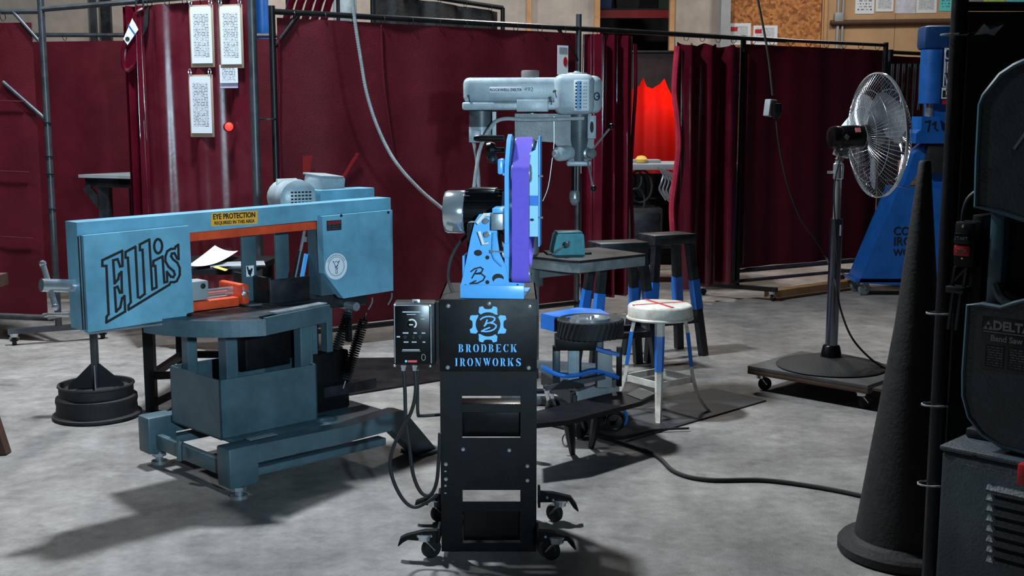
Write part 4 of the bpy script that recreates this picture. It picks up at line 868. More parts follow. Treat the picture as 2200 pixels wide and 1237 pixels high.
# stencil lettering
def glyph(ch):
    P = []
    def stem(x, w_=0.2, ser=0.08, up=True, dn=True):
        P.append([(x, 0.03), (x + w_, 0.03), (x + w_, 0.97), (x, 0.97)])
        for z in ((0.0,) if dn else ()) + ((0.93,) if up else ()): P.append([(x - ser, z), (x + w_ + 0.02, z), (x + w_ + 0.02, z + 0.07), (x - ser, z + 0.07)])
    def half(cx, cy, rx, ry, ir, a0, a1, th=0.6):
        o = [(cx + rx * math.cos(math.radians(a)), cy + ry * math.sin(math.radians(a))) for a in range(a0, a1 + 1, 15)]
        i = [(cx + rx * ir * math.cos(math.radians(a)), cy + ry * 0.86 * math.sin(math.radians(a))) for a in range(a1, a0 - 1, -15)]
        P.append(o + i)
    if ch in 'BRDEKI': stem(0.08)
    if ch == 'B': half(0.36, 0.75, 0.27, 0.25, 0.35, -90, 90); half(0.36, 0.26, 0.34, 0.26, 0.4, -90, 90)
    if ch == 'R': half(0.36, 0.73, 0.3, 0.27, 0.35, -90, 90); P.append([(0.38, 0.44), (0.55, 0.46), (0.66, 0.1), (0.8, 0.03), (0.8, 0.0), (0.5, 0.0)])
    if ch == 'D': half(0.36, 0.5, 0.4, 0.5, 0.5, -90, 90)
    if ch == 'E': P += [[(0.34, 0.93), (0.66, 0.93), (0.72, 0.72), (0.72, 1), (0.34, 1)], [(0.34, 0.47), (0.55, 0.47), (0.55, 0.54), (0.34, 0.54)], [(0.34, 0), (0.72, 0), (0.74, 0.28), (0.66, 0.07), (0.34, 0.07)]]
    if ch == 'O': half(0.36, 0.5, 0.36, 0.5, 0.42, 90, 270); half(0.46, 0.5, 0.36, 0.5, 0.42, -90, 90)
    if ch == 'C': half(0.4, 0.5, 0.4, 0.5, 0.45, 90, 270); P += [[(0.46, 0.98), (0.6, 0.95), (0.72, 1.0), (0.72, 0.68), (0.62, 0.86)], [(0.46, 0.02), (0.62, 0.06), (0.74, 0.3), (0.66, 0.24), (0.6, 0.12), (0.46, 0.08)]]
    if ch == 'K': P += [[(0.52, 0.93), (0.82, 0.93), (0.82, 1), (0.52, 1)], [(0.36, 0.5), (0.64, 0.92), (0.7, 0.92), (0.44, 0.46)], [(0.4, 0.42), (0.52, 0.6), (0.82, 0.07), (0.88, 0.0), (0.54, 0.0)]]
    if ch == 'N': P += [[(0.0, 1), (0.26, 1), (0.78, 0.0), (0.58, 0.0)], [(0.12, 0.0), (0.18, 0.0), (0.18, 0.7), (0.12, 0.8)], [(0.72, 0.3), (0.78, 0.2), (0.78, 1), (0.72, 1)], [(0.62, 0.94), (0.88, 0.94), (0.88, 1), (0.62, 1)], [(0.04, 0), (0.26, 0), (0.26, 0.06), (0.04, 0.06)]]
    if ch == 'W': P += [[(0.0, 1), (0.24, 1), (0.42, 0.12), (0.36, 0)], [(0.38, 1), (0.62, 1), (0.78, 0.12), (0.72, 0)], [(0.44, 0.16), (0.5, 0.3), (0.42, 0.62), (0.38, 0.5)], [(0.8, 0.16), (0.98, 0.94), (1.06, 1), (0.8, 1), (0.9, 0.92), (0.76, 0.4)]]
    if ch == 'S': P += [[(0.7, 0.96), (0.7, 0.68), (0.6, 0.84), (0.42, 0.93), (0.24, 0.86), (0.22, 0.74), (0.36, 0.62), (0.62, 0.5), (0.74, 0.34), (0.72, 0.14), (0.56, 0.02), (0.34, 0.0), (0.34, 0.06), (0.5, 0.1), (0.54, 0.22), (0.42, 0.34), (0.18, 0.46), (0.06, 0.62), (0.08, 0.86), (0.24, 0.98), (0.44, 1.0), (0.58, 0.94)], [(0.08, 0.0), (0.08, 0.32), (0.2, 0.12), (0.28, 0.06), (0.28, 0.0), (0.18, 0.04)]]
    return P, {'I': 0.44, 'W': 1.08, 'N': 0.94, 'K': 0.92, 'O': 0.86, 'D': 0.82}.get(ch, 0.8)
def stencil(word, px0, px1, py0, py1):
    a_ = cf.Y(px0, py1, -0.006); c_ = cf.Y(px1, py0, -0.006); h = c_[1] - a_[1]
    tot = sum(glyph(ch)[1] for ch in word); gap = ((c_[0] - a_[0]) / h - tot * 0.86) / (len(word) - 1) * h; x = a_[0]
    for ch in word:
        P, wd = glyph(ch); b = B()
        for poly in P: b.xz([(x + p[0] * h * 0.86, a_[1] + p[1] * h) for p in poly], -0.0061, -0.0072)
        b.out('letter', LOGO, fp); x += wd * h * 0.86 + gap
stencil('BRODBECK', 985, 1111, 739, 756); stencil('IRONWORKS', 978, 1120, 769, 786)
# outrigger arms with toe levers and casters
def outrigger(s, px_in, py_in, px_tip, py_tip, Y, cpx):
    fr_ = Fr(-0.07, 3.3, 0); yl = Y - 3.3
    i_ = fr_.Y(px_in, py_in, yl); tp = fr_.Y(px_tip, py_tip, yl); x0, x1 = i_[0], tp[0]; z0 = i_[1]
    pr = [(x0, z0 + 0.016), (x0 + (x1 - x0) * 0.35, z0 + 0.014), (x0 + (x1 - x0) * 0.8, z0 + 0.0), (x1 - (x1 - x0) * 0.06, tp[1] + 0.022), (x1, tp[1]), (x1 - (x1 - x0) * 0.03, tp[1]), (x1 - (x1 - x0) * 0.13, tp[1] + 0.011), (x0 + (x1 - x0) * 0.75, z0 - 0.012), (x0 + (x1 - x0) * 0.4, z0 - 0.016), (x0, z0 - 0.016)]
    if s < 0: pr = [(p[0], p[1]) for p in reversed(pr)]
    b = B(); b.xz(pr, yl - 0.012, yl + 0.012); ob = b.out('toe_lever', BLACK, t)
    b = B(); b.bb(x0 - 0.004, x0 + 0.004, yl - 0.03, yl + 0.03, max(0.06, z0 - 0.05), z0 + 0.03, 0.002); b.out('lever_bracket', BLACK, t)
    screw(ob, [(x0 + (x1 - x0) * 0.2, yl - 0.012, z0), (x0 + (x1 - x0) * 0.35, yl - 0.012, z0 - 0.008)], 0.005)
    cx = fr_.Y(cpx, 1190, yl)[0]
    caster(t, cx, yl, max(0.078, min(z0 - 0.012, 0.09)), 0.03, 0.5 if s < 0 else 2.4)
outrigger(-1, 944, 1148, 855, 1170, 3.29, 912); outrigger(1, 1155, 1150, 1238, 1178, 3.27, 1196)
outrigger(-1, 945, 1073, 890, 1090, 3.60, 932); outrigger(1, 1158, 1066, 1243, 1096, 3.60, 1202)
# motor speed control box
q0 = cf.Y(846, 786, -0.05); q1 = cf.Y(934, 652, -0.05)
t = thing('speed_control_box', 'black motor speed control box hung beside the logo panel', 'control box', (-0.07, 3.3, 0))
VFD = t
bw = cf.Y(924, 700, -0.05)[0]
b = B(); b.bb(q0[0], q1[0], -0.044, 0.03, q0[1], q1[1], 0.006); b.out('enclosure', BLACK, t)
b = B(); b.bb(q0[0] + 0.004, bw, -0.05, -0.044, q0[1] + 0.004, q1[1] - 0.004, 0.003); fc = b.out('cover', BLACKG, t)
b = B(); b.bb(bw + 0.001, bw + 0.0035, -0.0508, -0.044, q0[1] + 0.008, q1[1] - 0.008); b.out('cover_edge', STEEL, fc)
b = B(); b.bb(q0[0] + 0.003, q0[0] + 0.005, -0.0508, -0.044, q0[1] + 0.008, q1[1] - 0.008); b.out('cover_edge', STEEL, fc)
b = B(); b.bb(q0[0] + 0.008, bw - 0.004, -0.0508, -0.044, q1[1] - 0.006, q1[1] - 0.004); b.out('cover_edge', STEEL, fc)
def V_(zx, zy, yy=-0.0505): return cf.Y(840 + zx / 7.733, 640 + zy / 7.733, yy)
screw(fc, [(V_(62, 120)[0], -0.05, V_(62, 120)[1]), (V_(650, 132)[0], -0.05, V_(650, 132)[1]), (V_(62, 1125)[0], -0.05, V_(62, 1125)[1]), (V_(652, 1130)[0], -0.05, V_(652, 1130)[1])], 0.0042)
PRT = mat('print_grey', (170, 178, 184), 0.5, var=0.2, scale=300)
b = B()
for x0, x1, y0, y1 in ((190, 485, 222, 242), (262, 415, 266, 280), (495, 560, 286, 298), (495, 560, 342, 355), (195, 290, 570, 592), (375, 430, 570, 592), (510, 570, 572, 592), (210, 290, 722, 742), (345, 425, 722, 742), (525, 570, 722, 742), (95, 150, 632, 655), (190, 475, 853, 868), (180, 490, 880, 886)):
    a_, c_ = V_(x0, y1), V_(x1, y0); b.bb(a_[0], c_[0], -0.0506, -0.05, a_[1], c_[1])
b.out('printing', PRT, fc, kind='stuff')
kc = V_(345, 430); kr = V_(430, 430)[0] - kc[0]
b = B(); b.xz([(kc[0] + kr * math.cos(math.radians(a)) * f_, kc[1] + kr * math.sin(math.radians(a)) * f_) for a, f_ in [(q, 1.0) for q in range(130, -60, -12)] + [(q, 0.74) for q in range(-60, 131, 12)]], -0.0502, -0.0508); b.out('dial_scale', WHITE, fc)
b = B(); b.lathe([(0, -0.014), (kr * 0.5, -0.014), (kr * 0.62, -0.01), (kr * 0.7, 0.0)], 20, (kc[0] - 0.001, -0.05, kc[1]), (0, 1, 0)); kn = b.out('speed_knob', BLACKG, fc)
b = B(); b.bb(kc[0] - 0.006, kc[0] + 0.005, -0.0647, -0.064, kc[1] - 0.0015, kc[1] + 0.0015); b.out('knob_pointer', WHITE, kn)
for zx in (230, 370, 478):
    q = V_(zx, 650); b = B(); b.lathe([(0, -0.012), (0.0025, -0.012), (0.003, 0)], 8, (q[0], -0.05, q[1]), (0, 1, 0)); b.lathe([(0.003, -0.002), (0.005, -0.002), (0.005, 0)], 10, (q[0], -0.05, q[1]), (0, 1, 0)); b.out('toggle_switch', DSTEEL, fc)
a_, c_ = V_(280, 1068), V_(432, 1035); b = B(); b.bb(a_[0], c_[0], -0.0506, -0.05, a_[1], c_[1]); b.out('red_badge', mat('badge_red', (206, 70, 86), 0.5, var=0.1), fc)
q = V_(250, 1050); b = B(); b.xz(disc(q[0], q[1], 0.0034, 12), -0.05, -0.0506); b.out('cyan_dot', mat('badge_cyan', (110, 210, 226), 0.5, var=0.05), fc)
q = V_(540, 985); b = B(); b.tube([(q[0] + 0.0055 * math.cos(k), -0.0505, q[1] + 0.009 * math.sin(k)) for k in [2 * PI * j / 16 for j in range(16)]], 0.0006, 4, closed=True); b.out('printed_ring', PRT, fc)
a_, c_ = V_(350, 105, -0.03), V_(480, 22, -0.03)
b = B(); b.bb(a_[0], c_[0], -0.032, -0.03, a_[1] - 0.002, c_[1], 0.0005); tb_ = b.out('mounting_tab', STEEL, t); screw(tb_, [((a_[0] + c_[0]) / 2, -0.032, (a_[1] + c_[1]) / 2)], 0.005, DSTEEL)
b = B(); b.bb(q1[0] - 0.01, CX0 + 0.001, 0.0, 0.03, q0[1] + 0.01, q1[1] - 0.004); b.out('mounting_plate', BLACK, t)
# glands and power cords
g1, g2 = V_(213, 1170, 0.0), V_(400, 1180, 0.0)
for g in (g1, g2):
    b = B(); b.cyl((g[0], -0.01, q0[1] + 0.001), (g[0], -0.01, q0[1] - 0.012), 0.008, n=6); b.cyl((g[0], -0.01, q0[1] - 0.012), (g[0], -0.01, q0[1] - 0.022), 0.006, n=10); b.out('cable_gland', CHROME, t)
def cord(pts, r, name, label, m=RUBBER, k=8, Y=None, cat='cord'):
    P = [A(*q, Y) if Y else Vector(q) for q in pts]; b = B(); b.tube(smoothpts(P, k), r, 8); return tag(b.out(name, m), label, cat)
c1 = [Vector((g1[0] - 0.07, 3.29, q0[1] - 0.02))] + [A(x, y, 3.29) for x, y in ((870, 840), (872, 900), (880, 960), (888, 1020), (905, 1058), (925, 1062), (938, 1035), (943, 980), (945, 930))]
cord(c1, 0.0055, 'power_cord', 'black power cord looping tightly down from the left gland of the control box')
c2 = [Vector((g2[0] - 0.07, 3.29, q0[1] - 0.02))] + [A(x, y, 3.28) for x, y in ((893, 840), (885, 880), (866, 920), (845, 960), (838, 1000), (848, 1040), (868, 1075), (890, 1089), (915, 1080), (940, 1062))]
cord(c2, 0.0055, 'power_cord', 'black power cord hanging in a wide loop to the left, from the right gland')
cord([A(897, 795, 3.36), A(897, 850, 3.36), A(898, 888, 3.36), A(905, 893, 3.38), A(950, 890, 3.4)], 0.005, 'power_cord', 'black lead dropping straight behind the two looped cords')
# ------------------------------------------------------------------ belt grinder standing on the cart
gf = Fr(-0.07, 3.3, -6)
t = thing('belt_grinder', 'sky blue belt grinder with a purple abrasive belt on the black cart', 'grinder', (-0.07, 3.3, ztop), -6)
GR = t
def gY(px, py, yl):
    q = gf.Y(px, py, yl); return (q[0], q[1] - ztop)
def gq(pts, yl): return [gY(*p, yl) for p in pts]
# riser bracket: floor flange, face plate, rear leg
b = B(); a_ = gY(990, 640, 0.02); c_ = gY(1127, 612, 0.02); b.bb(a_[0], c_[0], 0.012, 0.20, 0.0, 0.006); b.bb(a_[0], c_[0], 0.006, 0.012, 0.0, c_[1], 0.002); b.out('base_angle', SKY, t)
b = B(); b.xz(gq([(990, 614), (1002, 560), (1012, 510), (1021, 474), (1030, 460), (1060, 456), (1068, 466), (1068, 505), (1074, 545), (1088, 575), (1094, 606), (1127, 608), (1127, 614)], 0.03), 0.026, 0.032); fpz = b.out('face_plate', SKY, t)
b = B(); b.bb(a_[0] + 0.004, a_[0] + 0.010, 0.03, 0.19, 0.0, 0.12); b.out('side_gusset', SKY, t)
for px, py, rx, rz_ in ((1027, 543, 0.012, 0.009), (1047, 553, 0.006, 0.006), (1000, 612, 0.003, 0.003), (1112, 612, 0.003, 0.003), (1047, 606, 0.006, 0.006)):
    q = gY(px, py, 0.026); b = B(); b.xz(disc(q[0], q[1], rx, 16, rz_), 0.0262, 0.0252); b.out('plate_hole', INK, fpz)
q = gY(1070, 598, 0.026); b = B(); b.xz(disc(q[0], q[1], 0.017, 18, 0.014), 0.0262, 0.025); b.out('round_opening', INK, fpz); b = B(); b.xz(disc(q[0] + 0.004, q[1] - 0.01, 0.016, 18, 0.012), 0.025, 0.0235); b.out('opening_rim', SKY, fpz)
b = B()   # script letter cut in the plate
for pl in ([(1012, 583), (1020, 577), (1032, 574), (1038, 578), (1034, 585), (1022, 588)], [(1022, 588), (1034, 588), (1042, 594), (1038, 602), (1026, 608), (1010, 609), (1022, 603)], [(1024, 580), (1018, 590), (1014, 597)]): b.ribbon(gq(pl, 0.026), 0.0042, 0.0262, 0.001)
b.out('script_letter', INK, fpz)
# motor across the back
mz = gY(1000, 455, 0.15); ml = gY(955, 455, 0.15)[0]; mm = gY(1001, 455, 0.15)[0]; mr_ = gY(1082, 455, 0.15)[0]; mr = 0.064
b = B(); b.lathe([(0, ml), (mr * 0.7, ml), (mr * 0.94, ml + 0.004), (mr, ml + 0.012), (mr, mm - 0.004), (mr * 0.96, mm)], 32, (0, 0.15, mz[1]), (1, 0, 0)); b.out('fan_cover', CHROME, t)
b = B(); b.lathe([(0, mm), (mr * 0.94, mm), (mr * 0.94, mr_), (0, mr_)], 32, (0, 0.15, mz[1]), (1, 0, 0))
for k in range(22):
    a = 2 * PI * k / 22; b.box(((mm + mr_) / 2, 0.15 + math.cos(a) * mr * 0.98, mz[1] + math.sin(a) * mr * 0.98), (mr_ - mm - 0.004, 0.004, 0.010), rot=(a + PI / 2, 0, 0))
b.out('motor_body', BLACKG, t)
b = B(); b.bb(mm + 0.012, mr_ - 0.02, 0.11, 0.19, mz[1] + mr * 0.9, mz[1] + mr * 1.12, 0.004); b.out('terminal_box', BLACKG, t)
b = B(); b.bb(mm + 0.01, mr_ - 0.01, 0.1, 0.2, 0.006, mz[1] - mr * 0.8, 0.003); b.out('motor_mount', BLACK, t)
b = B(); q = gY(1022, 505, 0.1); b.bb(q[0] - 0.02, q[0] + 0.05, 0.05, 0.1, q[1] - 0.02, q[1] + 0.045, 0.012); b.out('motor_foot', DSTEEL, t)
# belt loop
bx0, bx1 = gY(1100, 450, 0.05)[0], gY(1137, 450, 0.05)[0]
wz1 = gY(1118, 372, 0.075)[1]; wz2 = gY(1118, 588, 0.075)[1]; tz = gY(1125, 312, 0.175)[1]
wheels = [(0.075, wz1, 0.027), (0.175, tz, 0.022), (0.27, mz[1] + 0.01, 0.05), (0.075, wz2, 0.025)]
def beltpath(ws, extra):
    """outer tangent path around the wheels, counter-clockwise in (y, z)"""
    pts = []
    n = len(ws)
    seq = ws
    for i in range(n):
        c0 = seq[i - 1]; c1 = seq[i]; c2 = seq[(i + 1) % n]
        def tang(a, c):
            d = math.atan2(c[1] - a[1], c[0] - a[0]); L = math.hypot(c[0] - a[0], c[1] - a[1]); return d + math.acos(max(-1, min(1, (a[2] - c[2]) / L)))
        a0 = tang(c0, c1); a1 = tang(c1, c2)
        while a1 > a0: a1 -= 2 * PI
        k = max(2, int((a0 - a1) / 0.2))
        for j in range(k + 1):
            a = a0 + (a1 - a0) * j / k; pts.append((c1[0] + (c1[2] + extra) * math.cos(a), c1[1] + (c1[2] + extra) * math.sin(a)))
    return pts
po = beltpath(wheels, 0.0016); pi_ = beltpath(wheels, 0.0003); n = len(po)
vs = [(bx0, p[0], p[1]) for p in po] + [(bx1, p[0], p[1]) for p in po] + [(bx0, p[0], p[1]) for p in pi_] + [(bx1, p[0], p[1]) for p in pi_]; fs = []
for i in range(n):
    j = (i + 1) % n; fs += [(i, j, n + j, n + i), (2 * n + i, 3 * n + i, 3 * n + j, 2 * n + j), (i, 2 * n + i, 2 * n + j, j), (n + i, n + j, 3 * n + j, 3 * n + i)]
B().add(vs, fs).out('abrasive_belt', PURPLE, t)
for (y, z, r), nm in zip(wheels, ('upper_wheel', 'tracking_wheel', 'drive_wheel', 'lower_wheel')):
    b = B(); b.lathe([(0.004, bx0 - 0.005), (r * 0.8, bx0 - 0.005), (r * 0.97, bx0 - 0.002), (r, bx0), (r, bx1), (r * 0.97, bx1 + 0.002), (r * 0.8, bx1 + 0.005), (0.004, bx1 + 0.005)], 28, (0, y, z), (1, 0, 0)); b.out(nm, STEEL, t)
b = B(); b.bb(bx0 + 0.001, bx1 - 0.001, 0.053, 0.066, wz2 + 0.03, wz1 - 0.03, 0.001); b.out('platen', DSTEEL, t)
# left frame plate
a_ = gY(1082, 600, 0.06); c_ = gY(1096, 288, 0.16)
b = B(); b.prism([(0.055, a_[1] - 0.0), (0.055, wz1 + 0.02), (0.11, gY(1085, 300, 0.11)[1]), (0.15, c_[1]), (0.2, c_[1] - 0.01), (0.2, mz[1] - 0.07), (0.13, a_[1])], 0.012, axes((bx0 - 0.022, 0, 0), (0, 1, 0), (0, 0, 1), (1, 0, 0))); b.out('frame_plate', SKY, t)
q = gY(1078, 360, 0.05); b = B(); b.bb(q[0] - 0.012, q[0] + 0.004, 0.045, 0.1, q[1] - 0.02, q[1] + 0.025, 0.006); b.out('plate_boss', SKY, t)
for py in (372, 588):
    q = gY(1093, py, 0.06); b = B(); b.lathe([(0, -0.004), (0.008, -0.003), (0.008, 0.012), (0, 0.012)], 6, (bx0 - 0.026, 0.075, q[1]), (1, 0, 0)); b.out('axle_nut', CHROME, t)
b = B(); q = gY(1089, 545, 0.05); b.bb(bx0 - 0.024, bx0 - 0.008, 0.046, 0.056, q[1] - 0.01, q[1] + 0.03); b.out('slide_clamp', SKY, t)
# right guard plate facing the front
b = B(); b.xz([gY(1138, 508, 0.1), gY(1156, 508, 0.1), gY(1156, 298, 0.1), gY(1150, 322, 0.1), gY(1138, 328, 0.1)], 0.098, 0.103); gp = b.out('guard_plate', mat('pale_blue_powder_coat', (150, 208, 244), 0.3, var=0.05), t)
for py in (440,):
    q0_ = gY(1138, py, 0.098); q1_ = gY(1156, py - 20, 0.098); b = B(); b.bb(q0_[0], q1_[0], 0.094, 0.098, q0_[1] - 0.002, q1_[1]); b.out('guard_strap', SKYD, gp)
q = gY(1143, 472, 0.098); b = B(); b.xz(disc(q[0], q[1], 0.006, 12, 0.004), 0.098, 0.096); b.out('slot_hole', INK, gp)
b = B(); q0_ = gY(1157, 530, 0.1); q1_ = gY(1157, 292, 0.16); b.bb(q0_[0] - 0.001, q0_[0] + 0.003, 0.104, 0.17, q0_[1], q1_[1]); b.out('side_guard', SKY, t)
for py in (378, 467):
    q = gY(1158, py, 0.1); b = B(); b.cyl((q[0], 0.1, q[1]), (q[0] + 0.012, 0.1, q[1]), 0.003, n=8); b.out('guard_bolt', CHROME, t)
# handle and tracking knob
q = gY(1026, 297, 0.15); q2 = gY(1083, 297, 0.15); b = B(); b.lathe([(0, q[0] - 0.012), (0.006, q[0] - 0.011), (0.0095, q[0] - 0.004), (0.010, q[0] + 0.01), (0.0085, q2[0]), (0, q2[0])], 16, (0, 0.15, q[1]), (1, 0, 0)); b.out('tension_grip', BLACKG, t)
q = gY(1055, 322, 0.17); q2 = gY(1084, 318, 0.17); b = B(); b.lathe([(0, q[0] - 0.014), (0.022, q[0] - 0.012), (0.025, q[0]), (0.02, q[0] + 0.012), (0.008, q[0] + 0.014), (0.008, q2[0]), (0, q2[0])], 12, (0, 0.17, q[1]), (1, 0, 0)); b.out('tracking_knob', BLACKG, t)
q = gY(1058, 342, 0.17); b = B(); b.lathe([(0, -0.012), (0.014, -0.01), (0.016, 0.004), (0.01, 0.014), (0, 0.014)], 12, (q[0], 0.17, q[1])); b.out('knob_cap', DSTEEL, t)
# tool arm, clamp levers
q0_ = gY(1058, 492, 0.03); q1_ = gY(1083, 457, 0.03); b = B(); b.bb(q0_[0], q1_[0], 0.0, 0.2, q0_[1], q1_[1], 0.002); b.out('tool_arm', STEEL, t)
q0_ = gY(1060, 456, 0.03); q1_ = gY(1083, 446, 0.03); b = B(); b.bb(q0_[0], q1_[0], 0.0, 0.12, q0_[1], q1_[1], 0.002); b.out('arm_sleeve', SKY, t)
b = B(); b.tube([Vector((p[0], 0.012, p[1])) for p in gq([(1025, 480), (1041, 461), (1053, 462)], 0.012)], 0.0048, 8); b.out('clamp_lever', WHITE, t)
b = B(); b.tube([Vector((p[0], 0.012, p[1])) for p in gq([(1029, 497), (1038, 524), (1050, 521)], 0.012)], 0.005, 8); b.out('clamp_lever', WHITE, t)
for px, py in ((1044, 474), (1046, 503)):
    q = gY(px, py, 0.02); b = B(); b.lathe([(0, -0.01), (0.009, -0.009), (0.01, 0.005)], 10, (q[0], 0.022, q[1]), (0, 1, 0)); b.out('lever_hub', CHROME, t)
b = B(); b.tube([Vector((p[0], 0.02, p[1])) for p in gq([(1062, 500), (1060, 545), (1064, 555), (1080, 570)], 0.02)], 0.006, 6); b.out('blue_strut', SKY, t)
b = B(); q = gY(1056, 540, 0.01); q2 = gY(1082, 541, 0.01); b.cyl((q[0], 0.015, q[1]), (q2[0], 0.015, q2[1]), 0.0025, n=8); b.lathe([(0, -0.006), (0.006, -0.004), (0.006, 0.004), (0, 0.006)], 8, (q[0], 0.015, q[1])); b.out('pin', CHROME, t)
# motor lead
cord([A(1005, 503, 3.47), A(985, 525, 3.48), A(968, 560, 3.48), A(964, 600, 3.46), A(975, 632, 3.42)], 0.005, 'motor_lead', 'black lead curving down behind the grinder motor')

# ------------------------------------------------------------------ drill press
df = Fr(0.09, 5.25, 0)
t = thing('drill_press', 'old grey floor drill press standing behind the grinder', 'drill press', (0.09, 5.25, 0))
def dq(px, py, yl=0.0): return df.Y(px, py, yl)
b = B(); b.bb(-0.14, 0.34, -0.10, 0.42, 0.0, 0.05, 0.012); b.bb(-0.1, 0.3, -0.06, 0.38, 0.05, 0.075, 0.01); b.out('base', CASTD, t)
b = B(); cxm = dq(1142, 450, 0.17)[0]; b.cyl((cxm, 0.17, 0.075), (cxm, 0.17, 1.36), 0.036, n=24); b.out('column', STEEL, t)
# belt guard
def slab(x0, x1, y0, y1, z0, z1, bev): return B().bb(x0, x1, y0, y1, z0, z1, bev, 4)
a_ = dq(995, 236); c_ = dq(1195, 166)
slab(a_[0], c_[0] + 0.03, 0.0, 0.26, a_[1] + 0.03, c_[1], 0.028).out('belt_guard', CAST, t)
slab(a_[0] - 0.004, c_[0] + 0.03, -0.004, 0.264, a_[1], a_[1] + 0.034, 0.008).out('guard_skirt', CAST, t)
p0 = dq(1190, 246); p1 = dq(1268, 162)
slab(p0[0], p1[0] + 0.02, -0.03, 0.28, p0[1], p1[1] + 0.006, 0.035).out('pulley_cover', CAST, t)
p2 = dq(1294, 243); slab(p1[0] - 0.06, p2[0], -0.0, 0.26, p0[1] + 0.004, p1[1], 0.035).out('front_cover', CAST, t)
q = dq(1285, 207); b = B(); b.tube([(q[0] - 0.006, -0.002 + 0.0, q[1])] * 1 + [(q[0] - 0.006 + 0.012 * math.cos(k), -0.003, q[1] + 0.016 * math.sin(k)) for k in [2 * PI * j / 16 for j in range(17)]], 0.003, 6); b.out('badge_ring', DSTEEL, t)
a2, c2_ = dq(1110, 240, -0.012), dq(1178, 214, -0.012); slab(a2[0], c2_[0], -0.014, 0.0, a2[1], c2_[1], 0.004).out('guard_bracket', CAST, t)
# name plate
a2, c2_ = dq(1052, 199, -0.006), dq(1121, 187, -0.006); b = B(); b.bb(a2[0], c2_[0], -0.003, 0.002, a2[1], c2_[1], 0.0008); npl = b.out('name_plate', PAPER, t)
text('name_lettering', 'ROCKWELL DELTA', INK, npl, 0.0165, face_y((a2[0] + c2_[0]) / 2, -0.0042, (a2[1] + c2_[1]) / 2), 0.0003, sx=1.0)
text('chalk_number', '492', mat('faint_marker', (92, 104, 112), 0.7), t, 0.024, face_y(dq(1136, 192)[0], -0.0008, dq(1136, 192)[1], -0.05), 0.0, sx=1.2)
# speed chart
a2, c2_ = dq(1233, 238, -0.03), dq(1266, 172, -0.03); b = B(); b.bb(a2[0], c2_[0], -0.034, -0.029, a2[1], c2_[1], 0.002); sp = b.out('speed_chart', PAPER, t)
wd = c2_[0] - a2[0]; b = B(); b.bb(a2[0] + wd * 0.18, a2[0] + wd * 0.5, -0.0346, -0.034, a2[1] + 0.004, c2_[1] - 0.004); b.out('blue_band', mat('chart_blue', (120, 168, 214), 0.6, var=0.05), sp)
first = None
for i in range(8):
    z = a2[1] + 0.016 + i * (c2_[1] - a2[1] - 0.03) / 7
    for cx_, r in ((0.14, 0.0042), (0.42, 0.0036), (0.66, 0.0022), (0.8, 0.0022)):
        b = B(); b.xz(disc(0, 0, r, 10), 0, -0.0006); o = b.out('chart_dot', INK, sp); o.location = (a2[0] + wd * cx_, -0.0346, z)
for px, py in ((1007, 206), (1182, 210), (1192, 196)):
    q = dq(px, py); b = B(); b.lathe([(0, -0.006), (0.006, -0.005), (0.006, 0.002)], 10, (q[0], -0.002 if px < 1180 else -0.03, q[1]), (0, 1, 0)); b.cyl((q[0], -0.006 if px < 1180 else -0.032, q[1]), (q[0] + 0.006, -0.006 if px < 1180 else -0.032, q[1] - 0.03), 0.002, n=6); b.out('latch', DSTEEL, t)
# vent cap on top
q = dq(1139, 167, 0.1); b = B(); b.lathe([(0, 0.0), (0.04, 0.0), (0.041, 0.03), (0.038, 0.036), (0, 0.036)], 20, (q[0], 0.1, c_[1] - 0.002)); b.out('top_cap', mat('brown_grey_cap', (104, 96, 96), 0.6, var=0.2), t)
b = B(); q = dq(1240, 160, 0.1); b.lathe([(0, 0), (0.05, 0), (0.045, 0.012), (0.015, 0.014), (0.012, 0.02), (0, 0.02)], 16, (q[0], 0.12, p1[1] + 0.004)); b.out('spindle_cap', CAST, t)
# head casting
prof = [dq(*p) for p in ((1106, 244), (1270, 244), (1276, 290), (1278, 318), (1268, 340), (1262, 352), (1226, 352), (1218, 336), (1205, 322), (1190, 306), (1106, 300))]
b = B(); b.xz([(p[0], p[1]) for p in prof], 0.03, 0.23); b.out('head_casting', CASTD, t)
b = B(); q = dq(1240, 300, 0.03); b.lathe([(0.0, dq(1240, 352)[1]), (0.036, dq(1240, 352)[1]), (0.04, dq(1240, 335)[1]), (0.05, dq(1240, 300)[1]), (0.05, dq(1240, 246)[1]), (0, dq(1240, 246)[1])], 24, (q[0] + 0.01, 0.06, 0)); b.out('spindle_housing', CASTD, t)
b = B(); a2, c2_ = dq(1105, 300, 0.1), dq(1128, 250, 0.1); b.bb(a2[0], c2_[0] + 0.04, 0.08, 0.26, a2[1], c2_[1], 0.01); b.out('column_clamp', CASTD, t)
a2, c2_ = dq(1218, 357), dq(1270, 346); slab(a2[0], c2_[0], 0.0, 0.12, a2[1], c2_[1], 0.006).out('quill_stop', CAST, t)
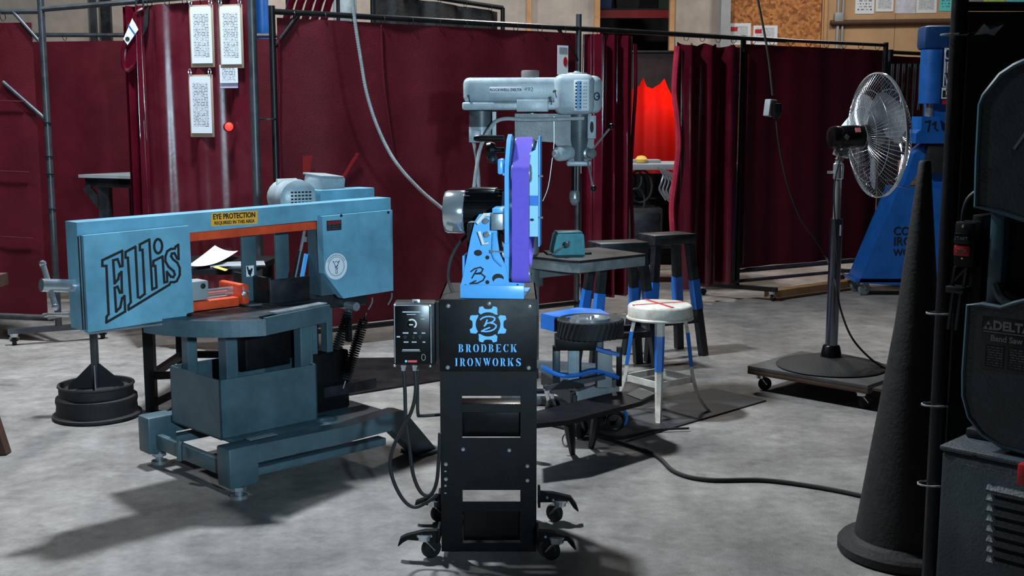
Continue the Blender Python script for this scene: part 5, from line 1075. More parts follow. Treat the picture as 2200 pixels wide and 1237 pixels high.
# feed hub facing left-front
q = dq(1196, 330, 0.0); hd = Vector((-0.75, -0.66, -0.05)).normalized()
b = B(); b.lathe([(0.034, -0.07), (0.034, 0.0), (0.030, 0.008), (0.02, 0.012), (0.02, 0.022), (0.012, 0.026), (0.0, 0.02)], 22, (q[0] + 0.008, 0.0, q[1]), hd); b.out('feed_hub', CAST, t)
q = dq(1268, 330, 0.0); b = B(); b.lathe([(0, 0.03), (0.018, 0.028), (0.022, 0.02), (0.022, 0.0), (0.03, -0.004), (0.03, -0.03)], 18, (q[0], 0.03, q[1]), (0.5, -0.86, 0)); b.out('spring_knob', STEEL, t)
def lever(p, q, yl0, yl1):
    a = dq(*p, yl0); c = dq(*q, yl1); b = B(); b.cyl((a[0], yl0, a[1]), (c[0], yl1, c[1]), 0.0045, n=10); o = b.out('feed_lever', CHROME, t)
    b = B(); b.lathe([(0, -0.015), (0.009, -0.012), (0.0145, -0.003), (0.0145, 0.004), (0.009, 0.012), (0, 0.015)], 14, (c[0], yl1, c[1])); b.out('lever_ball', BLACKG, o)
lever((1272, 322), (1313, 272), 0.03, 0.06); lever((1262, 345), (1275, 405), 0.0, -0.03)
# switch plate
a2, c2_ = dq(1262, 298, 0.0), dq(1281, 248, 0.0); b = B(); b.bb(a2[0], c2_[0], 0.0, 0.05, a2[1], c2_[1], 0.003); swp = b.out('switch_box', CAST, t)
q = ((a2[0] + c2_[0]) / 2, (a2[1] + c2_[1]) / 2); b = B(); b.xz(disc(q[0], q[1], 0.0085, 16, 0.026), 0.0, -0.003); b.out('switch_bezel', INK, swp)
# quill, spindle, chuck
q = dq(1235, 352, 0.06); qx = q[0]; zq = lambda py: dq(1235, py, 0.06)[1]
b = B(); b.cyl((qx, 0.06, zq(412)), (qx, 0.06, zq(350)), 0.0165, n=18); b.out('quill', BLACKG, t)
b = B(); b.cyl((qx + 0.012, 0.046, zq(410)), (qx + 0.012, 0.046, zq(356)), 0.0045, n=10); b.out('depth_rod', CHROME, t)
b = B(); b.lathe([(0, zq(408)), (0.018, zq(409)), (0.024, zq(414)), (0.025, zq(426)), (0.022, zq(428)), (0.024, zq(430)), (0.015, zq(438)), (0.006, zq(441)), (0, zq(441))], 22, (qx, 0.06, 0)); b.out('chuck', STEEL, t)
# motor at the rear left, junction box, flexible conduits
q = dq(1038, 268, 0.12); b = B(); b.lathe([(0, -0.055), (0.03, -0.055), (0.052, -0.045), (0.055, -0.02), (0.055, 0.066), (0, 0.066)], 22, (q[0] - 0.01, 0.15, q[1] + 0.0)); b.out('motor', CASTD, t)
b = B(); b.lathe([(0, -0.058), (0.045, -0.056), (0.056, -0.044), (0.056, -0.01)], 22, (q[0] - 0.01, 0.15, q[1])); b.out('motor_bell', CAST, t)
a2, c2_ = dq(1008, 306, 0.06), dq(1032, 279, 0.06); b = B(); b.bb(a2[0], c2_[0], 0.05, 0.1, a2[1], c2_[1], 0.003); b.out('junction_box', CAST, t)
a2, c2_ = dq(1058, 300, 0.06), dq(1066, 240, 0.06); b = B(); b.bb(a2[0], c2_[0], 0.06, 0.09, a2[1], c2_[1]); b.out('motor_bracket', CAST, t)
def conduit_pts(pts, yl): return smoothpts([Vector((dq(*p, yl)[0], yl, dq(*p, yl)[1])) for p in pts], 8)
b = B(); b.tube(conduit_pts([(1255, 254), (1190, 256), (1130, 257), (1085, 255), (1062, 264), (1046, 288), (1032, 318), (1024, 360), (1018, 408)], 0.01) + conduit_pts([(1020, 430), (1030, 480), (1075, 540), (1115, 580)], 0.10), 0.0085, 8); b.out('flexible_conduit', GALV, t)
b = B(); b.tube(conduit_pts([(1018, 306), (1024, 340), (1028, 380), (1030, 408), (1045, 480), (1085, 530), (1118, 560)], 0.13), 0.008, 8); b.out('flexible_conduit', GREYP, t)
b = B(); b.tube(conduit_pts([(1190, 250), (1190, 310), (1186, 345), (1178, 400), (1166, 432)], 0.02), 0.0018, 5); b.out('pull_chain', STEEL, t)
# tilted square work table with support arm
zt = 0.665
loc_ = lambda P: (P.x - 0.09, P.y - 5.25)
poly = [loc_(G(1222, 559, zt)), loc_(G(1246, 560, zt)), loc_(G(1388, 545, zt)), (0.33, 0.46), (-0.06, 0.12)]
b = B(); b.prism(poly, 0.012, Matrix.Translation((0, 0, zt - 0.012))); b.out('table_top', DSTEEL, t)
b = B(); m_ = Vector((sum(p[0] for p in poly) / 5, sum(p[1] for p in poly) / 5, 0)); lo = [tuple(m_ + (Vector((p[0], p[1], 0)) - m_) * 0.985) for p in poly]
b.prism([(p[0], p[1]) for p in lo], 0.044, Matrix.Translation((0, 0, zt - 0.056))); b.out('table_rim', mat('oily_grey_iron', (128, 138, 142), 0.35, 0.3, var=0.3, scale=16), t)
b = B(); b.bar((cxm, 0.17, zt - 0.09), (0.24, 0.14, zt - 0.06), 0.07, 0.05); b.lathe([(0.037, zt - 0.15), (0.055, zt - 0.15), (0.055, zt - 0.05), (0.037, zt - 0.05)], 20, (cxm, 0.17, 0)); b.out('table_bracket', CASTD, t)
# vise on the drill table
q = G(1218, 546, zt); t = thing('drill_vise', 'turquoise machine vise clamped on the drill press table', 'vise', (q.x, q.y + 0.03, zt), 8)
b = B(); b.prism([(-0.072, 0), (0.075, 0), (0.075, 0.016), (0.07, 0.09), (0.065, 0.098), (-0.05, 0.098), (-0.058, 0.088), (-0.06, 0.075), (-0.07, 0.03)], 0.12, axes((0, 0.06, 0), (1, 0, 0), (0, 0, 1), (0, -1, 0))); b.out('body', TURQ, t)
b = B(); b.bb(-0.052, 0.066, -0.045, 0.045, 0.099, 0.106, 0.002); b.out('jaw_plate', TURQ, t)
b = B(); b.bb(-0.10, 0.11, -0.05, 0.06, 0.0005, 0.010, 0.002); b.out('base_flange', DSTEEL, t)
b = B(); b.cyl((-0.085, -0.09, 0.005), (0.0, -0.09, 0.066), 0.0045, n=8); b.out('handle_bar', CHROME, t)
b = B(); b.lathe([(0, -0.03), (0.011, -0.03), (0.014, -0.02), (0.014, 0.0), (0.008, 0.004), (0.008, 0.035)], 12, (-0.02, -0.09, 0.052), (0, 1, 0)); b.out('screw_hub', DSTEEL, t)

# ------------------------------------------------------------------ two tall steel stands behind the drill table
def tall_stand(label, cx, cy, deg, wt, dt, zt, sp):
    t = thing('steel_stand', label, 'stand', (cx, cy, 0), deg, 'tall steel stands')
    b = B(); b.bb(-wt / 2, wt / 2, -dt / 2, dt / 2, zt - 0.055, zt, 0.005); b.out('top_block', DSTEEL, t)
    for sx in (-1, 1):
        for sy in (-1, 1):
            a = Vector((sx * wt * 0.40, sy * dt * 0.36, zt - 0.055)); c = Vector((sx * (wt * 0.40 + sp), sy * (dt * 0.36 + sp * 0.7), 0.0))
            b = B(); b.bar(a, c, 0.042, 0.042, up=(1, 0, 0), bev=0.002); lg = b.out('leg', DSTEEL, t)
            m1 = a + (c - a) * 0.32; m2 = a + (c - a) * 0.58; b = B(); b.bar(m1, m2, 0.045, 0.045, up=(1, 0, 0)); b.out('blue_paint_band', SKYD, lg)
    z = 0.2
    for sy in (-1, 1):
        k = wt * 0.40 + sp * 0.7; b = B(); b.bar((-k, sy * (dt * 0.36 + sp * 0.5), z), (k, sy * (dt * 0.36 + sp * 0.5), z), 0.03, 0.03); b.out('stretcher', DSTEEL, t)
    for sx in (-1, 1):
        k = dt * 0.36 + sp * 0.5; b = B(); b.bar((sx * (wt * 0.40 + sp * 0.7), -k, z), (sx * (wt * 0.40 + sp * 0.7), k, z), 0.03, 0.03); b.out('stretcher', DSTEEL, t)
    return t
q = A(1433, 505, 6.3); tall_stand('tall steel stand with blue banded legs, nearer the booth doorway', q.x, 6.32, 28, 0.27, 0.17, 0.675, 0.075)
q = A(1330, 518, 5.85); tall_stand('tall steel stand with blue banded legs right behind the drill table', q.x, 5.92, 20, 0.27, 0.17, 0.672, 0.075)

# ------------------------------------------------------------------ white metal stool
sx_, sy_ = 0.652, 5.06
t = thing('metal_stool', 'round white metal stool with red tape and worn blue legs', 'stool', (sx_, sy_, 0))
zs = A(1410, 652, 5.06).z
b = B(); b.lathe([(0, zs), (0.128, zs), (0.137, zs - 0.004), (0.142, zs - 0.012), (0.143, zs - 0.052), (0.148, zs - 0.058), (0.148, zs - 0.064), (0.14, zs - 0.066), (0.13, zs - 0.05), (0, zs - 0.05)], 40); b.out('seat', WORN, t)
TP = [((1345, 655), (1395, 644), (1440, 638), (1472, 640)), ((1393, 636), (1410, 648), (1432, 662))]
b = B(); b.bar((-0.125, -0.045, zs + 0.0008), (0.122, 0.055, zs + 0.0008), 0.014, 0.0016); b.out('red_tape', REDT, t)
b = B(); b.bar((-0.05, 0.118, zs + 0.0016), (0.04, -0.12, zs + 0.0016), 0.014, 0.0016); b.out('red_tape', REDT, t)
for k, ang in enumerate((-97, -8, 83, 172)):
    a = math.radians(ang); d = Vector((math.cos(a), math.sin(a), 0)); w_ = Vector((-d.y, d.x, 0))
    prof = [(0.105, zs - 0.05), (0.122, 0.36), (0.135, 0.26), (0.15, 0.16), (0.175, 0.08), (0.215, 0.02), (0.24, 0.0)]
    pts = [d * r + Vector((0, 0, z)) for r, z in smoothpts([(r, 0, z) for r, z in prof], 4) and [(p.x, p.z) for p in smoothpts([(r, 0, z) for r, z in prof], 4)]]
    wdt = [0.023 - 0.011 * i / (len(pts) - 1) for i in range(len(pts))]
    def legstrip(i0, i1, grow, nm, m, par):
        vs = []; fs = []
        for i in range(i0, i1):
            for s in (-1, 1):
                vs.append(pts[i] + w_ * (s * (wdt[i] + grow)) - d * 0.008); vs.append(pts[i] + w_ * (s * (wdt[i] * 0.55 + grow)) + d * (0.008 + grow))
        for i in range(i1 - i0 - 1):
            o_ = i * 4; fs += [(o_ + 0, o_ + 1, o_ + 5, o_ + 4), (o_ + 1, o_ + 3, o_ + 7, o_ + 5), (o_ + 3, o_ + 2, o_ + 6, o_ + 7), (o_ + 2, o_ + 0, o_ + 4, o_ + 6)]
        e = (i1 - i0 - 1) * 4; fs += [(0, 2, 3, 1), (e, e + 1, e + 3, e + 2)]
        return B().add(vs, fs).out(nm, m, par)
    lg = legstrip(0, len(pts), 0.0, 'leg', WORN, t); legstrip(4, 11, 0.0009, 'blue_paint_band', SKYD, lg)
rp_ = [Vector((0.152 * math.cos(math.radians(a)), 0.152 * math.sin(math.radians(a)), 0.15)) for a in (-97, -8, 83, 172)]
for i in range(4):
    b = B(); b.bar(rp_[i], rp_[(i + 1) % 4], 0.006, 0.028); b.out('stretcher', WORN, t)

# ------------------------------------------------------------------ floor mat
b = B(); P = [G(1338, 952), G(1646, 862), G(1530, 836), G(1165, 905)]; b.prism([(p.x, p.y) for p in P], 0.006, Matrix.Translation((0, 0, 0.0005))); tag(b.out('floor_mat', mat('black_floor_mat', (48, 50, 54), 0.6, var=0.4, scale=9, bump=0.1, bscale=70)), 'thin black mat on the floor under the white stool', 'mat')

# ------------------------------------------------------------------ spare contact-wheel attachment on a low rolling stand
af = Fr(0.27, 4.55, 0)
def aq(px, py, yl=0.0): return af.Y(px, py, yl)
t = thing('rolling_tool_stand', 'low grey rolling stand behind the cart carrying grinder attachments', 'stand', (0.27, 4.55, 0))
b = B(); a_ = aq(1150, 868); P = [af.Z(1165, 822, 0.16), af.Z(1240, 868, 0.16), af.Z(1328, 838, 0.16), af.Z(1328, 800, 0.16)]
b.prism([P[0], P[1], P[2], (P[2][0] - 0.02, P[2][1] + 0.25), (P[0][0] - 0.03, P[0][1] + 0.2)], 0.02, Matrix.Translation((0, 0, 0.2))); b.out('deck', CASTD, t)
b = B(); b.bar((P[1][0], P[1][1], 0.17), (P[2][0], P[2][1], 0.17), 0.012, 0.085); b.out('front_rail', CAST, t)
b = B(); b.bar((P[0][0], P[0][1], 0.18), (P[1][0], P[1][1], 0.17), 0.012, 0.05); b.out('side_rail', DSTEEL, t)
for x, y in ((P[1][0], P[1][1] + 0.06), (P[2][0] - 0.04, P[2][1] + 0.03), (P[0][0] + 0.03, P[0][1] + 0.03), (P[2][0] - 0.05, P[2][1] + 0.2)):
    caster(t, x, y, 0.13, 0.04, 0.7)
    b = B(); b.bb(x - 0.025, x + 0.025, y - 0.025, y + 0.025, 0.13, 0.201, 0.002); b.out('caster_block', DSTEEL, t)
for px, py0, py1, w_, m in ((1232, 805, 720, 0.045, CAST), (1298, 800, 752, 0.06, GREYP), (1330, 800, 745, 0.022, BLACK), (1195, 800, 742, 0.03, DSTEEL), (1288, 760, 700, 0.03, DSTEEL), (1240, 730, 700, 0.035, BLACK)):
    a_ = aq(px, py0, 0.05); c_ = aq(px, py1, 0.05); b = B(); b.bb(a_[0] - w_ / 2, a_[0] + w_ / 2, 0.05 - w_ / 2, 0.05 + w_ / 2, min(a_[1], 0.22), c_[1], 0.003); b.out('square_tube', m, t)
b = B(); pts = [Vector((aq(px, py, 0.0)[0], 0.0, aq(px, py, 0.0)[1])) for px, py in ((1165, 790), (1200, 806), (1240, 806), (1280, 797), (1330, 812))]
sp_ = smoothpts(pts, 4); b.tube(sp_, 0.008, 6)
for i in range(len(sp_) - 1): b.bar(sp_[i] + Vector((0, 0.02, 0)), sp_[i + 1] + Vector((0, 0.02, 0)), 0.008, 0.05, up=(0, 1, 0))
b.out('blue_curved_plate', SKYD, t)
b = B(); a_ = aq(1265, 744, 0.0); c_ = aq(1330, 762, 0.0); b.bar((a_[0], 0, a_[1]), (c_[0], 0, c_[1]), 0.03, 0.012, up=(0, 0, 1)); b.out('blue_arm', SKYD, t)
a_ = aq(1275, 725, 0.0); c_ = aq(1255, 725, 0.0); b = B(); b.box((a_[0] - 0.01, 0.02, a_[1]), (0.06, 0.05, 0.01)); b.out('blue_arm', SKYD, t)
b = B(); a_ = aq(1170, 830, -0.02); c_ = aq(1300, 805, -0.02); b.bar((a_[0], -0.02, a_[1] - 0.006), (c_[0], -0.02, c_[1] - 0.006), 0.03, 0.018); b.out('dark_bar', DSTEEL, t)
b = B(); a_ = aq(1195, 826, -0.04); b.prism([(-0.02, -0.01), (0.11, 0.0), (0.11, 0.012), (0.03, 0.03)], 0.02, axes((a_[0], -0.03, a_[1] - 0.01), (1, 0, 0), (0, 0, 1), (0, -1, 0))); b.out('wedge', BLACK, t)
# wheel housing: blue channel with a serrated wheel lying flat in front of it
t2 = thing('contact_wheel_attachment', 'blue housing holding a black serrated contact wheel, on the rolling stand', 'attachment', (0.27, 4.55, 0))
zt2 = 0.498; zb2 = zt2 - 0.062
T = [af.Z(*p, zt2) for p in ((1163, 673), (1192, 680), (1262, 684), (1312, 676), (1290, 664), (1240, 660))]
b = B(); b.prism(T, 0.004, Matrix.Translation((0, 0, zt2 - 0.004)))
b.prism(T, 0.004, Matrix.Translation((0, 0, zb2)))
for i, j in ((0, 1), (5, 0), (4, 5)):
    b.bar((T[i][0], T[i][1], (zt2 + zb2) / 2), (T[j][0], T[j][1], (zt2 + zb2) / 2), 0.005, zt2 - zb2)
b.out('housing', SKYD, t2)
wc = af.Z(1268, 688, zt2 - 0.005); RW = 0.128; wcx, wcy = wc[0], wc[1] - 0.012; zW1 = zt2 + 0.006; zW0 = zt2 - 0.066
b = B(); b.lathe([(0.05, zW1 - 0.012), (RW - 0.02, zW1 - 0.01), (RW - 0.004, zW1), (RW, zW1 - 0.004), (RW, zW0 + 0.002), (RW - 0.01, zW0), (0.05, zW0 + 0.01)], 44, (wcx, wcy, 0)); b.out('tyre', RUBBER, t2)
b = B()
for k in range(36):
    a = 2 * PI * k / 36; a2 = a + 0.2
    p0_ = Vector((wcx + (RW + 0.001) * math.cos(a), wcy + (RW + 0.001) * math.sin(a), zW0 + 0.003)); p1_ = Vector((wcx + (RW + 0.001) * math.cos(a2), wcy + (RW + 0.001) * math.sin(a2), zW1 - 0.005))
    b.bar(p0_, p1_, 0.011, 0.009, up=(math.cos(a), math.sin(a), 0))
b.out('tread_ribs', RUBBER, t2, kind='stuff')
b = B(); b.lathe([(0, zW1 + 0.010), (0.016, zW1 + 0.010), (0.018, zW1 - 0.002), (0.05, zW1 - 0.004), (0.06, zW1 + 0.004), (0.08, zW1 + 0.004), (0.085, zW1 - 0.012), (0, zW1 - 0.014)], 30, (wcx, wcy, 0)); b.out('hub', CHROME, t2)
b = B(); b.bb(wcx - 0.14, wcx + 0.02, wcy - 0.05, wcy + 0.08, zW0 - 0.05, zW0 - 0.002, 0.003); b.out('mount_block', BLACK, t2)

# black foot board with wedge legs
bf = Fr(0.3, 4.35, 0)
t = thing('foot_board', 'black sloping board on two wedge legs in front of the white stool', 'board', (0.3, 4.35, 0))
zb = 0.2
P = [bf.Z(1130, 912, zb), bf.Z(1225, 908, zb - 0.01), bf.Z(1378, 862, zb), bf.Z(1405, 848, zb), bf.Z(1330, 840, zb), bf.Z(1130, 888, zb)]
b = B(); b.prism(P, 0.018, Matrix.Translation((0, 0, zb - 0.018))); b.out('board', BLACK, t)
Q = [bf.Z(1346, 848, zb), bf.Z(1378, 860, zb), bf.Z(1408, 846, zb), bf.Z(1374, 834, zb)]
b = B(); b.prism(Q, 0.003, Matrix.Translation((0, 0, zb + 0.0005))); b.out('bright_plate', GREYP, t)
for (px, py), (qx_, qy_) in (((1222, 908), (1230, 975)), ((1284, 892), (1270, 962))):
    g = bf.Z(qx_, qy_, 0.0); h = bf.Z(px, py, zb - 0.02)
    b = B(); b.tube([(h[0], h[1] + 0.01, zb - 0.018), ((h[0] + g[0]) / 2, (h[1] + g[1]) / 2, 0.09), (g[0], g[1], 0.0)], [0.022, 0.018, 0.011], 8); b.out('wedge_leg', BLACK, t)
for (px, py), (qx_, qy_) in ():
    h = bf.Z(px, py, zb); b = B(); b.bb(h[0] - 0.0, h[0] + 0.02, h[1] + 0.04, h[1] + 0.06, 0, zb - 0.018); b.out('rear_leg', BLACK, t)
h = bf.Z(1150, 886, zb); b = B(); b.bb(h[0] - 0.03, h[0], h[1] + 0.02, h[1] + 0.05, 0, zb - 0.018); b.out('rear_leg', BLACK, t)
g = bf.Z(1322, 905, 0.10)
b = B(); b.tube([(g[0] + 0.034 * math.cos(k), g[1], 0.10 + 0.034 * math.sin(k)) for k in [2 * PI * j / 20 for j in range(20)]], 0.006, 8, closed=True); b.out('ring', BLACKG, t)
b = B(); b.lathe([(0, -0.012), (0.024, -0.01), (0.026, 0.0), (0.024, 0.01), (0, 0.012)], 18, (g[0] - 0.012, g[1] + 0.01, 0.125), (0, 1, 0)); b.out('roller', DSTEEL, t)
b = B(); b.tube([(g[0] + 0.045 * math.cos(k), g[1], 0.115 + 0.045 * math.sin(k)) for k in [math.radians(a) for a in range(-40, 95, 15)]], 0.006, 8); b.bar((g[0], g[1], 0.16), (g[0] + 0.06, g[1], 0.178), 0.014, 0.01); b.out('blue_bracket', SKYD, t)
g = bf.Z(1216, 945, 0.06); b = B(); b.tube([(g[0] + 0.014 * math.cos(k), g[1], 0.06 + 0.024 * math.sin(k)) for k in [2 * PI * j / 14 for j in range(14)]], 0.003, 6, closed=True); b.out('wire_loop', STEEL, t)
# ------------------------------------------------------------------ pedestal fan on its dolly
t = thing('fan_dolly', 'square black wooden dolly under the pedestal fan', 'dolly', (1.526, 5.438, 0), -43.7)
b = B(); b.bb(-0.31, 0.31, -0.25, 0.25, 0.10, 0.12, 0.003); b.out('deck', mat('dusty_black_deck', (66, 66, 66), 0.6, var=0.3, scale=8), t)
for sy in (-0.225, 0.225):
    b = B(); b.bb(-0.31, 0.31, sy - 0.025, sy + 0.025, 0.08, 0.10, 0.003); b.out('skid', DWOOD if sy < 0 else BLACK, t)
for x, y in ((-0.26, -0.21), (0.26, -0.21), (-0.26, 0.21), (0.26, 0.21)): caster(t, x, y, 0.08, 0.032, 0.9)
q = G(1785, 774, 0.15); fx, fy = q.x, q.y
t = thing('pedestal_fan', 'pedestal fan with a round wire guard and chrome pole', 'fan', (fx, fy, 0.12))
z_ = lambda py: A(1800, py, fy).z - 0.12
b = B(); b.lathe([(0, 0.0), (0.25, 0.0), (0.256, 0.006), (0.25, 0.012), (0.19, 0.026), (0.12, 0.044), (0.06, 0.05), (0.0, 0.052)], 48); b.out('base', IRON, t)
b = B(); b.lathe([(0.0, 0.045), (0.052, 0.045), (0.05, 0.055), (0.04, 0.10), (0.036, 0.105), (0, 0.105)], 24); b.out('base_collar', BLACKG, t)
b = B(); b.cyl((0, 0, 0.1), (0, 0, z_(470)), 0.029, n=24); b.out('lower_pole', mat('dark_chrome', (120, 126, 140), 0.2, 1.0, var=0.1), t)
b = B(); b.cyl((0, 0, z_(472)), (0, 0, z_(345)), 0.017, n=20); b.out('upper_pole', CHROME, t)
b = B(); b.lathe([(0.018, z_(385)), (0.024, z_(383)), (0.024, z_(352)), (0.018, z_(350))], 20); b.cyl((-0.05, 0, z_(370)), (0, 0, z_(370)), 0.006, n=8); b.out('height_clamp', CHROME, t)
q = A(1782, 500, fy); b = B(); b.bb(0.012, 0.016, -0.031, -0.028, z_(505), z_(482)); b.out('pole_sticker', PAPER, t)
ax = Vector((math.cos(math.radians(10)), math.sin(math.radians(10)), 0.04)).normalized()
hc = A(1884, 291, fy + 0.02) - Vector((fx, fy, 0.12))
RF = 0.285
x, y = zto(ax)
def fp_(r, a, d): return hc + ax * d + x * (r * math.cos(a)) + y * (r * math.sin(a))
# yoke and motor
b = B(); b.box((0.01, 0, z_(330)), (0.07, 0.04, 0.03), rot=(0, 0.25, 0), bev=0.005); b.bar((0, 0, z_(345)), (0.03, 0, z_(318)), 0.03, 0.03); b.cyl((0.0, -0.03, z_(330)), (0.0, 0.03, z_(330)), 0.012, n=10); b.out('tilt_bracket', CHROME, t)
b = B(); b.lathe([(0, -0.235), (0.03, -0.235), (0.048, -0.228), (0.052, -0.215), (0.052, -0.19), (0.049, -0.185), (0.052, -0.18), (0.052, -0.05), (0.03, -0.04), (0.014, -0.035), (0.014, 0.03), (0, 0.03)], 24, hc, ax); b.out('motor', BLACKG, t)
q = hc + ax * -0.11 + Vector((0, -0.046, 0.03)); b = B(); b.box(q, (0.025, 0.004, 0.022), rot=(-0.5, 0, 0.17)); b.out('red_label', mat('label_pink', (200, 110, 120), 0.6), t)
q = hc + ax * -0.165 + Vector((0, -0.052, 0.0)); b = B(); b.box(q, (0.02, 0.003, 0.02), rot=(0, 0.6, 0.17)); b.out('motor_badge', STEEL, t)
# guard: rear and front domes of wire
def dome(sgn, depth, nm, nrad, rr_):
    b = B()
    def prof(s): return (0.055 + (RF - 0.055) * s, sgn * depth * (1 - s ** 2.6))
    for k in range(nrad):
        a = 2 * PI * k / nrad
        b.tube([fp_(prof(s)[0], a, prof(s)[1]) for s in (0, 0.3, 0.55, 0.75, 0.9, 1.0)], rr_, 4, cap=False)
    for s in (0.0, 0.35, 0.68, 1.0):
        b.tube([fp_(prof(s)[0], 2 * PI * j / 48, prof(s)[1]) for j in range(48)], rr_ * (2.4 if s == 1.0 else 1.3), 5, closed=True)
    o = b.out(nm, CHROME, t, kind='stuff'); return o
dome(-1, 0.075, 'rear_guard', 72, 0.0011); dome(1, 0.095, 'front_guard', 72, 0.0011)
b = B(); b.lathe([(RF - 0.001, -0.008), (RF + 0.005, -0.006), (RF + 0.005, 0.006), (RF - 0.001, 0.008)], 60, hc, ax); b.out('guard_band', CHROME, t)
b = B(); b.lathe([(0, 0.098), (0.05, 0.098), (0.056, 0.092), (0, 0.09)], 24, hc, ax); b.out('guard_badge', STEEL, t)
for k in range(3):
    a0 = 2 * PI * k / 3 + 0.5; b = B(); vs = []; fs = []
    n1, n2 = 8, 8
    for sd in (0, 1):
        for i in range(n1 + 1):
            for j in range(n2 + 1):
                r = 0.035 + (RF - 0.06) * i / n1; wdth = 0.45 + 0.5 * math.sin(PI * min(1, 0.25 + 0.75 * i / n1)); a = a0 + (j / n2 - 0.5) * wdth * 1.5
                vs.append(fp_(r, a, -0.02 + (j / n2 - 0.5) * 0.075 + 0.02 * math.sin(PI * j / n2) + sd * 0.0015))
    k1 = (n1 + 1) * (n2 + 1)
    for i in range(n1):
        for j in range(n2):
            a = i * (n2 + 1) + j; fs += [(a, a + 1, a + n2 + 2, a + n2 + 1), (k1 + a, k1 + a + n2 + 1, k1 + a + n2 + 2, k1 + a + 1)]
    B().add(vs, fs).out('blade', STEEL, t)
b = B(); b.lathe([(0, -0.04), (0.045, -0.035), (0.045, 0.02), (0.03, 0.03), (0, 0.03)], 20, hc, ax); b.out('blade_hub', STEEL, t)
b = B(); b.tube(smoothpts([Vector((0.0, -0.04, z_(330))), Vector((-0.03, -0.05, z_(400))), Vector((-0.012, -0.04, z_(500))), Vector((0.0, -0.04, z_(560)))], 6), 0.004, 6); b.out('fan_cord', RUBBER, t)

# hanging power cord with socket box
Yc = 5.95
pts = [(1622, -30), (1640, 60), (1652, 130), (1660, 205)]
t = thing('hanging_socket', 'hanging black cord with a grey socket box and plug in front of the right screen', 'socket', A(1660, 232, Yc))
b = B(); b.tube(smoothpts([A(*p, Yc) for p in pts], 8), 0.006, 7); b.out('drop_cord', mat('olive_cord', (54, 58, 54), 0.5), t, world=True)
q = A(1655, 232, Yc); b = B(); b.box((q.x, Yc, q.z), (0.05, 0.045, 0.085), rot=(0, 0.12, 0.5), bev=0.006); b.out('socket_box', GREYP, t, world=True)
q = A(1668, 236, Yc - 0.03); b = B(); b.lathe([(0, -0.045), (0.012, -0.045), (0.024, -0.03), (0.027, 0.0), (0.026, 0.03), (0, 0.034)], 14, (q.x, Yc - 0.03, q.z)); b.out('plug', BLACKG, t, world=True)
b = B(); b.tube(smoothpts([A(*p, Yc - 0.03) for p in ((1668, 250), (1672, 300), (1690, 390), (1720, 470), (1755, 520), (1778, 560))] + [Vector((fx - 0.01, fy - 0.05, A(1790, 600, fy).z)), A(1806, 665, fy - 0.08), A(1830, 725, fy - 0.1), A(1870, 770, fy - 0.1), A(1915, 800, fy - 0.1)], 6), 0.005, 7); b.out('fan_lead', RUBBER, t, world=True)
# flexible metal conduit falling to the drill press
b = B(); P = smoothpts([A(*p, 5.5) for p in ((755, -30), (762, 40), (774, 120), (788, 200), (812, 275), (848, 345), (900, 405), (955, 452), (1000, 490), (1045, 540), (1080, 600), (1110, 680))] + [Vector((0.06, 5.45, 0.35)), Vector((0.06, 5.46, 0.1))], 10)
pts = []; rr_ = []
for i in range(len(P) - 1):
    for j in range(3): pts.append(P[i] + (P[i + 1] - P[i]) * (j / 3)); rr_.append(0.0088 if (i * 3 + j) % 2 else 0.0072)
b.tube(pts, rr_, 8); tag(b.out('flexible_conduit', GALV), 'silver flexible metal conduit sagging from above to the drill press', 'conduit')
# cable along the floor
P = [G(*p) for p in ((1168, 912), (1290, 942), (1400, 978), (1450, 1018), (1520, 1035), (1640, 1036), (1750, 1050), (1852, 1070), (1900, 1085))]
for p in P: p.z = 0.0085
b = B(); b.tube(smoothpts(P, 8), 0.008, 8); tag(b.out('floor_cable', RUBBER), 'black cable snaking over the concrete from the cart to the cone', 'cable')
P = [G(*p) for p in ((1168, 906), (1260, 930), (1330, 945), (1405, 930), (1480, 926))]
for p in P: p.z = 0.0125
b = B(); b.tube(smoothpts(P, 8), 0.005, 8); tag(b.out('floor_cable', RUBBER), 'thin cable lying across the edge of the black mat', 'cable')

# ------------------------------------------------------------------ blue forging press
pf = Fr(2.75, 8.5, 0)
t = thing('forging_press', 'blue hydraulic forging press with a flared base, half hidden by the cone', 'press', (2.75, 8.5, 0))
def pq(px, py, yl=0.0): return pf.Y(px, py, yl)
b = B(); b.xz([pq(*p) for p in ((1932, 402), (2062, 408), (2105, 622), (1845, 608))], 0.0, 0.3); bs = b.out('flared_base', PRESSB, t)
cc = pq(1948, 496); lw = 0.07
for i, (s, pyy, sz) in enumerate((('COAL', 497, 0.085), ('IRON', 519, 0.088), ('WORKS', 543, 0.07))):
    q = pq(1919, pyy); text('base_lettering', s, INK, bs, sz, face_y(q[0], -0.002, q[1]), 0.0015, 'LEFT', sx=0.95)
b = B(); b.xz([pq(*p, 0.05) for p in ((2012, 120), (2075, 120), (2075, 410), (2000, 410), (2000, 340), (1958, 400), (1946, 400), (1968, 330), (2008, 300))], 0.1, 0.28); b.out('c_frame', PRESSB, t)
a_ = pq(1985, 106, 0.1); c_ = pq(2052, 54, 0.1); b = B(); b.bb(a_[0], c_[0], 0.1, 0.28, a_[1], c_[1], 0.03); b.out('top_housing', mat('dark_press_blue', (18, 62, 112), 0.45, var=0.2), t)
q = pq(2002, 160, 0.12); b = B(); b.lathe([(0, pq(2002, 222)[1]), (0.083, pq(2002, 222)[1]), (0.085, pq(2002, 218)[1]), (0.085, pq(2002, 105)[1]), (0, pq(2002, 104)[1])], 28, (q[0], 0.12, 0)); b.out('cylinder', PRESSB, t)
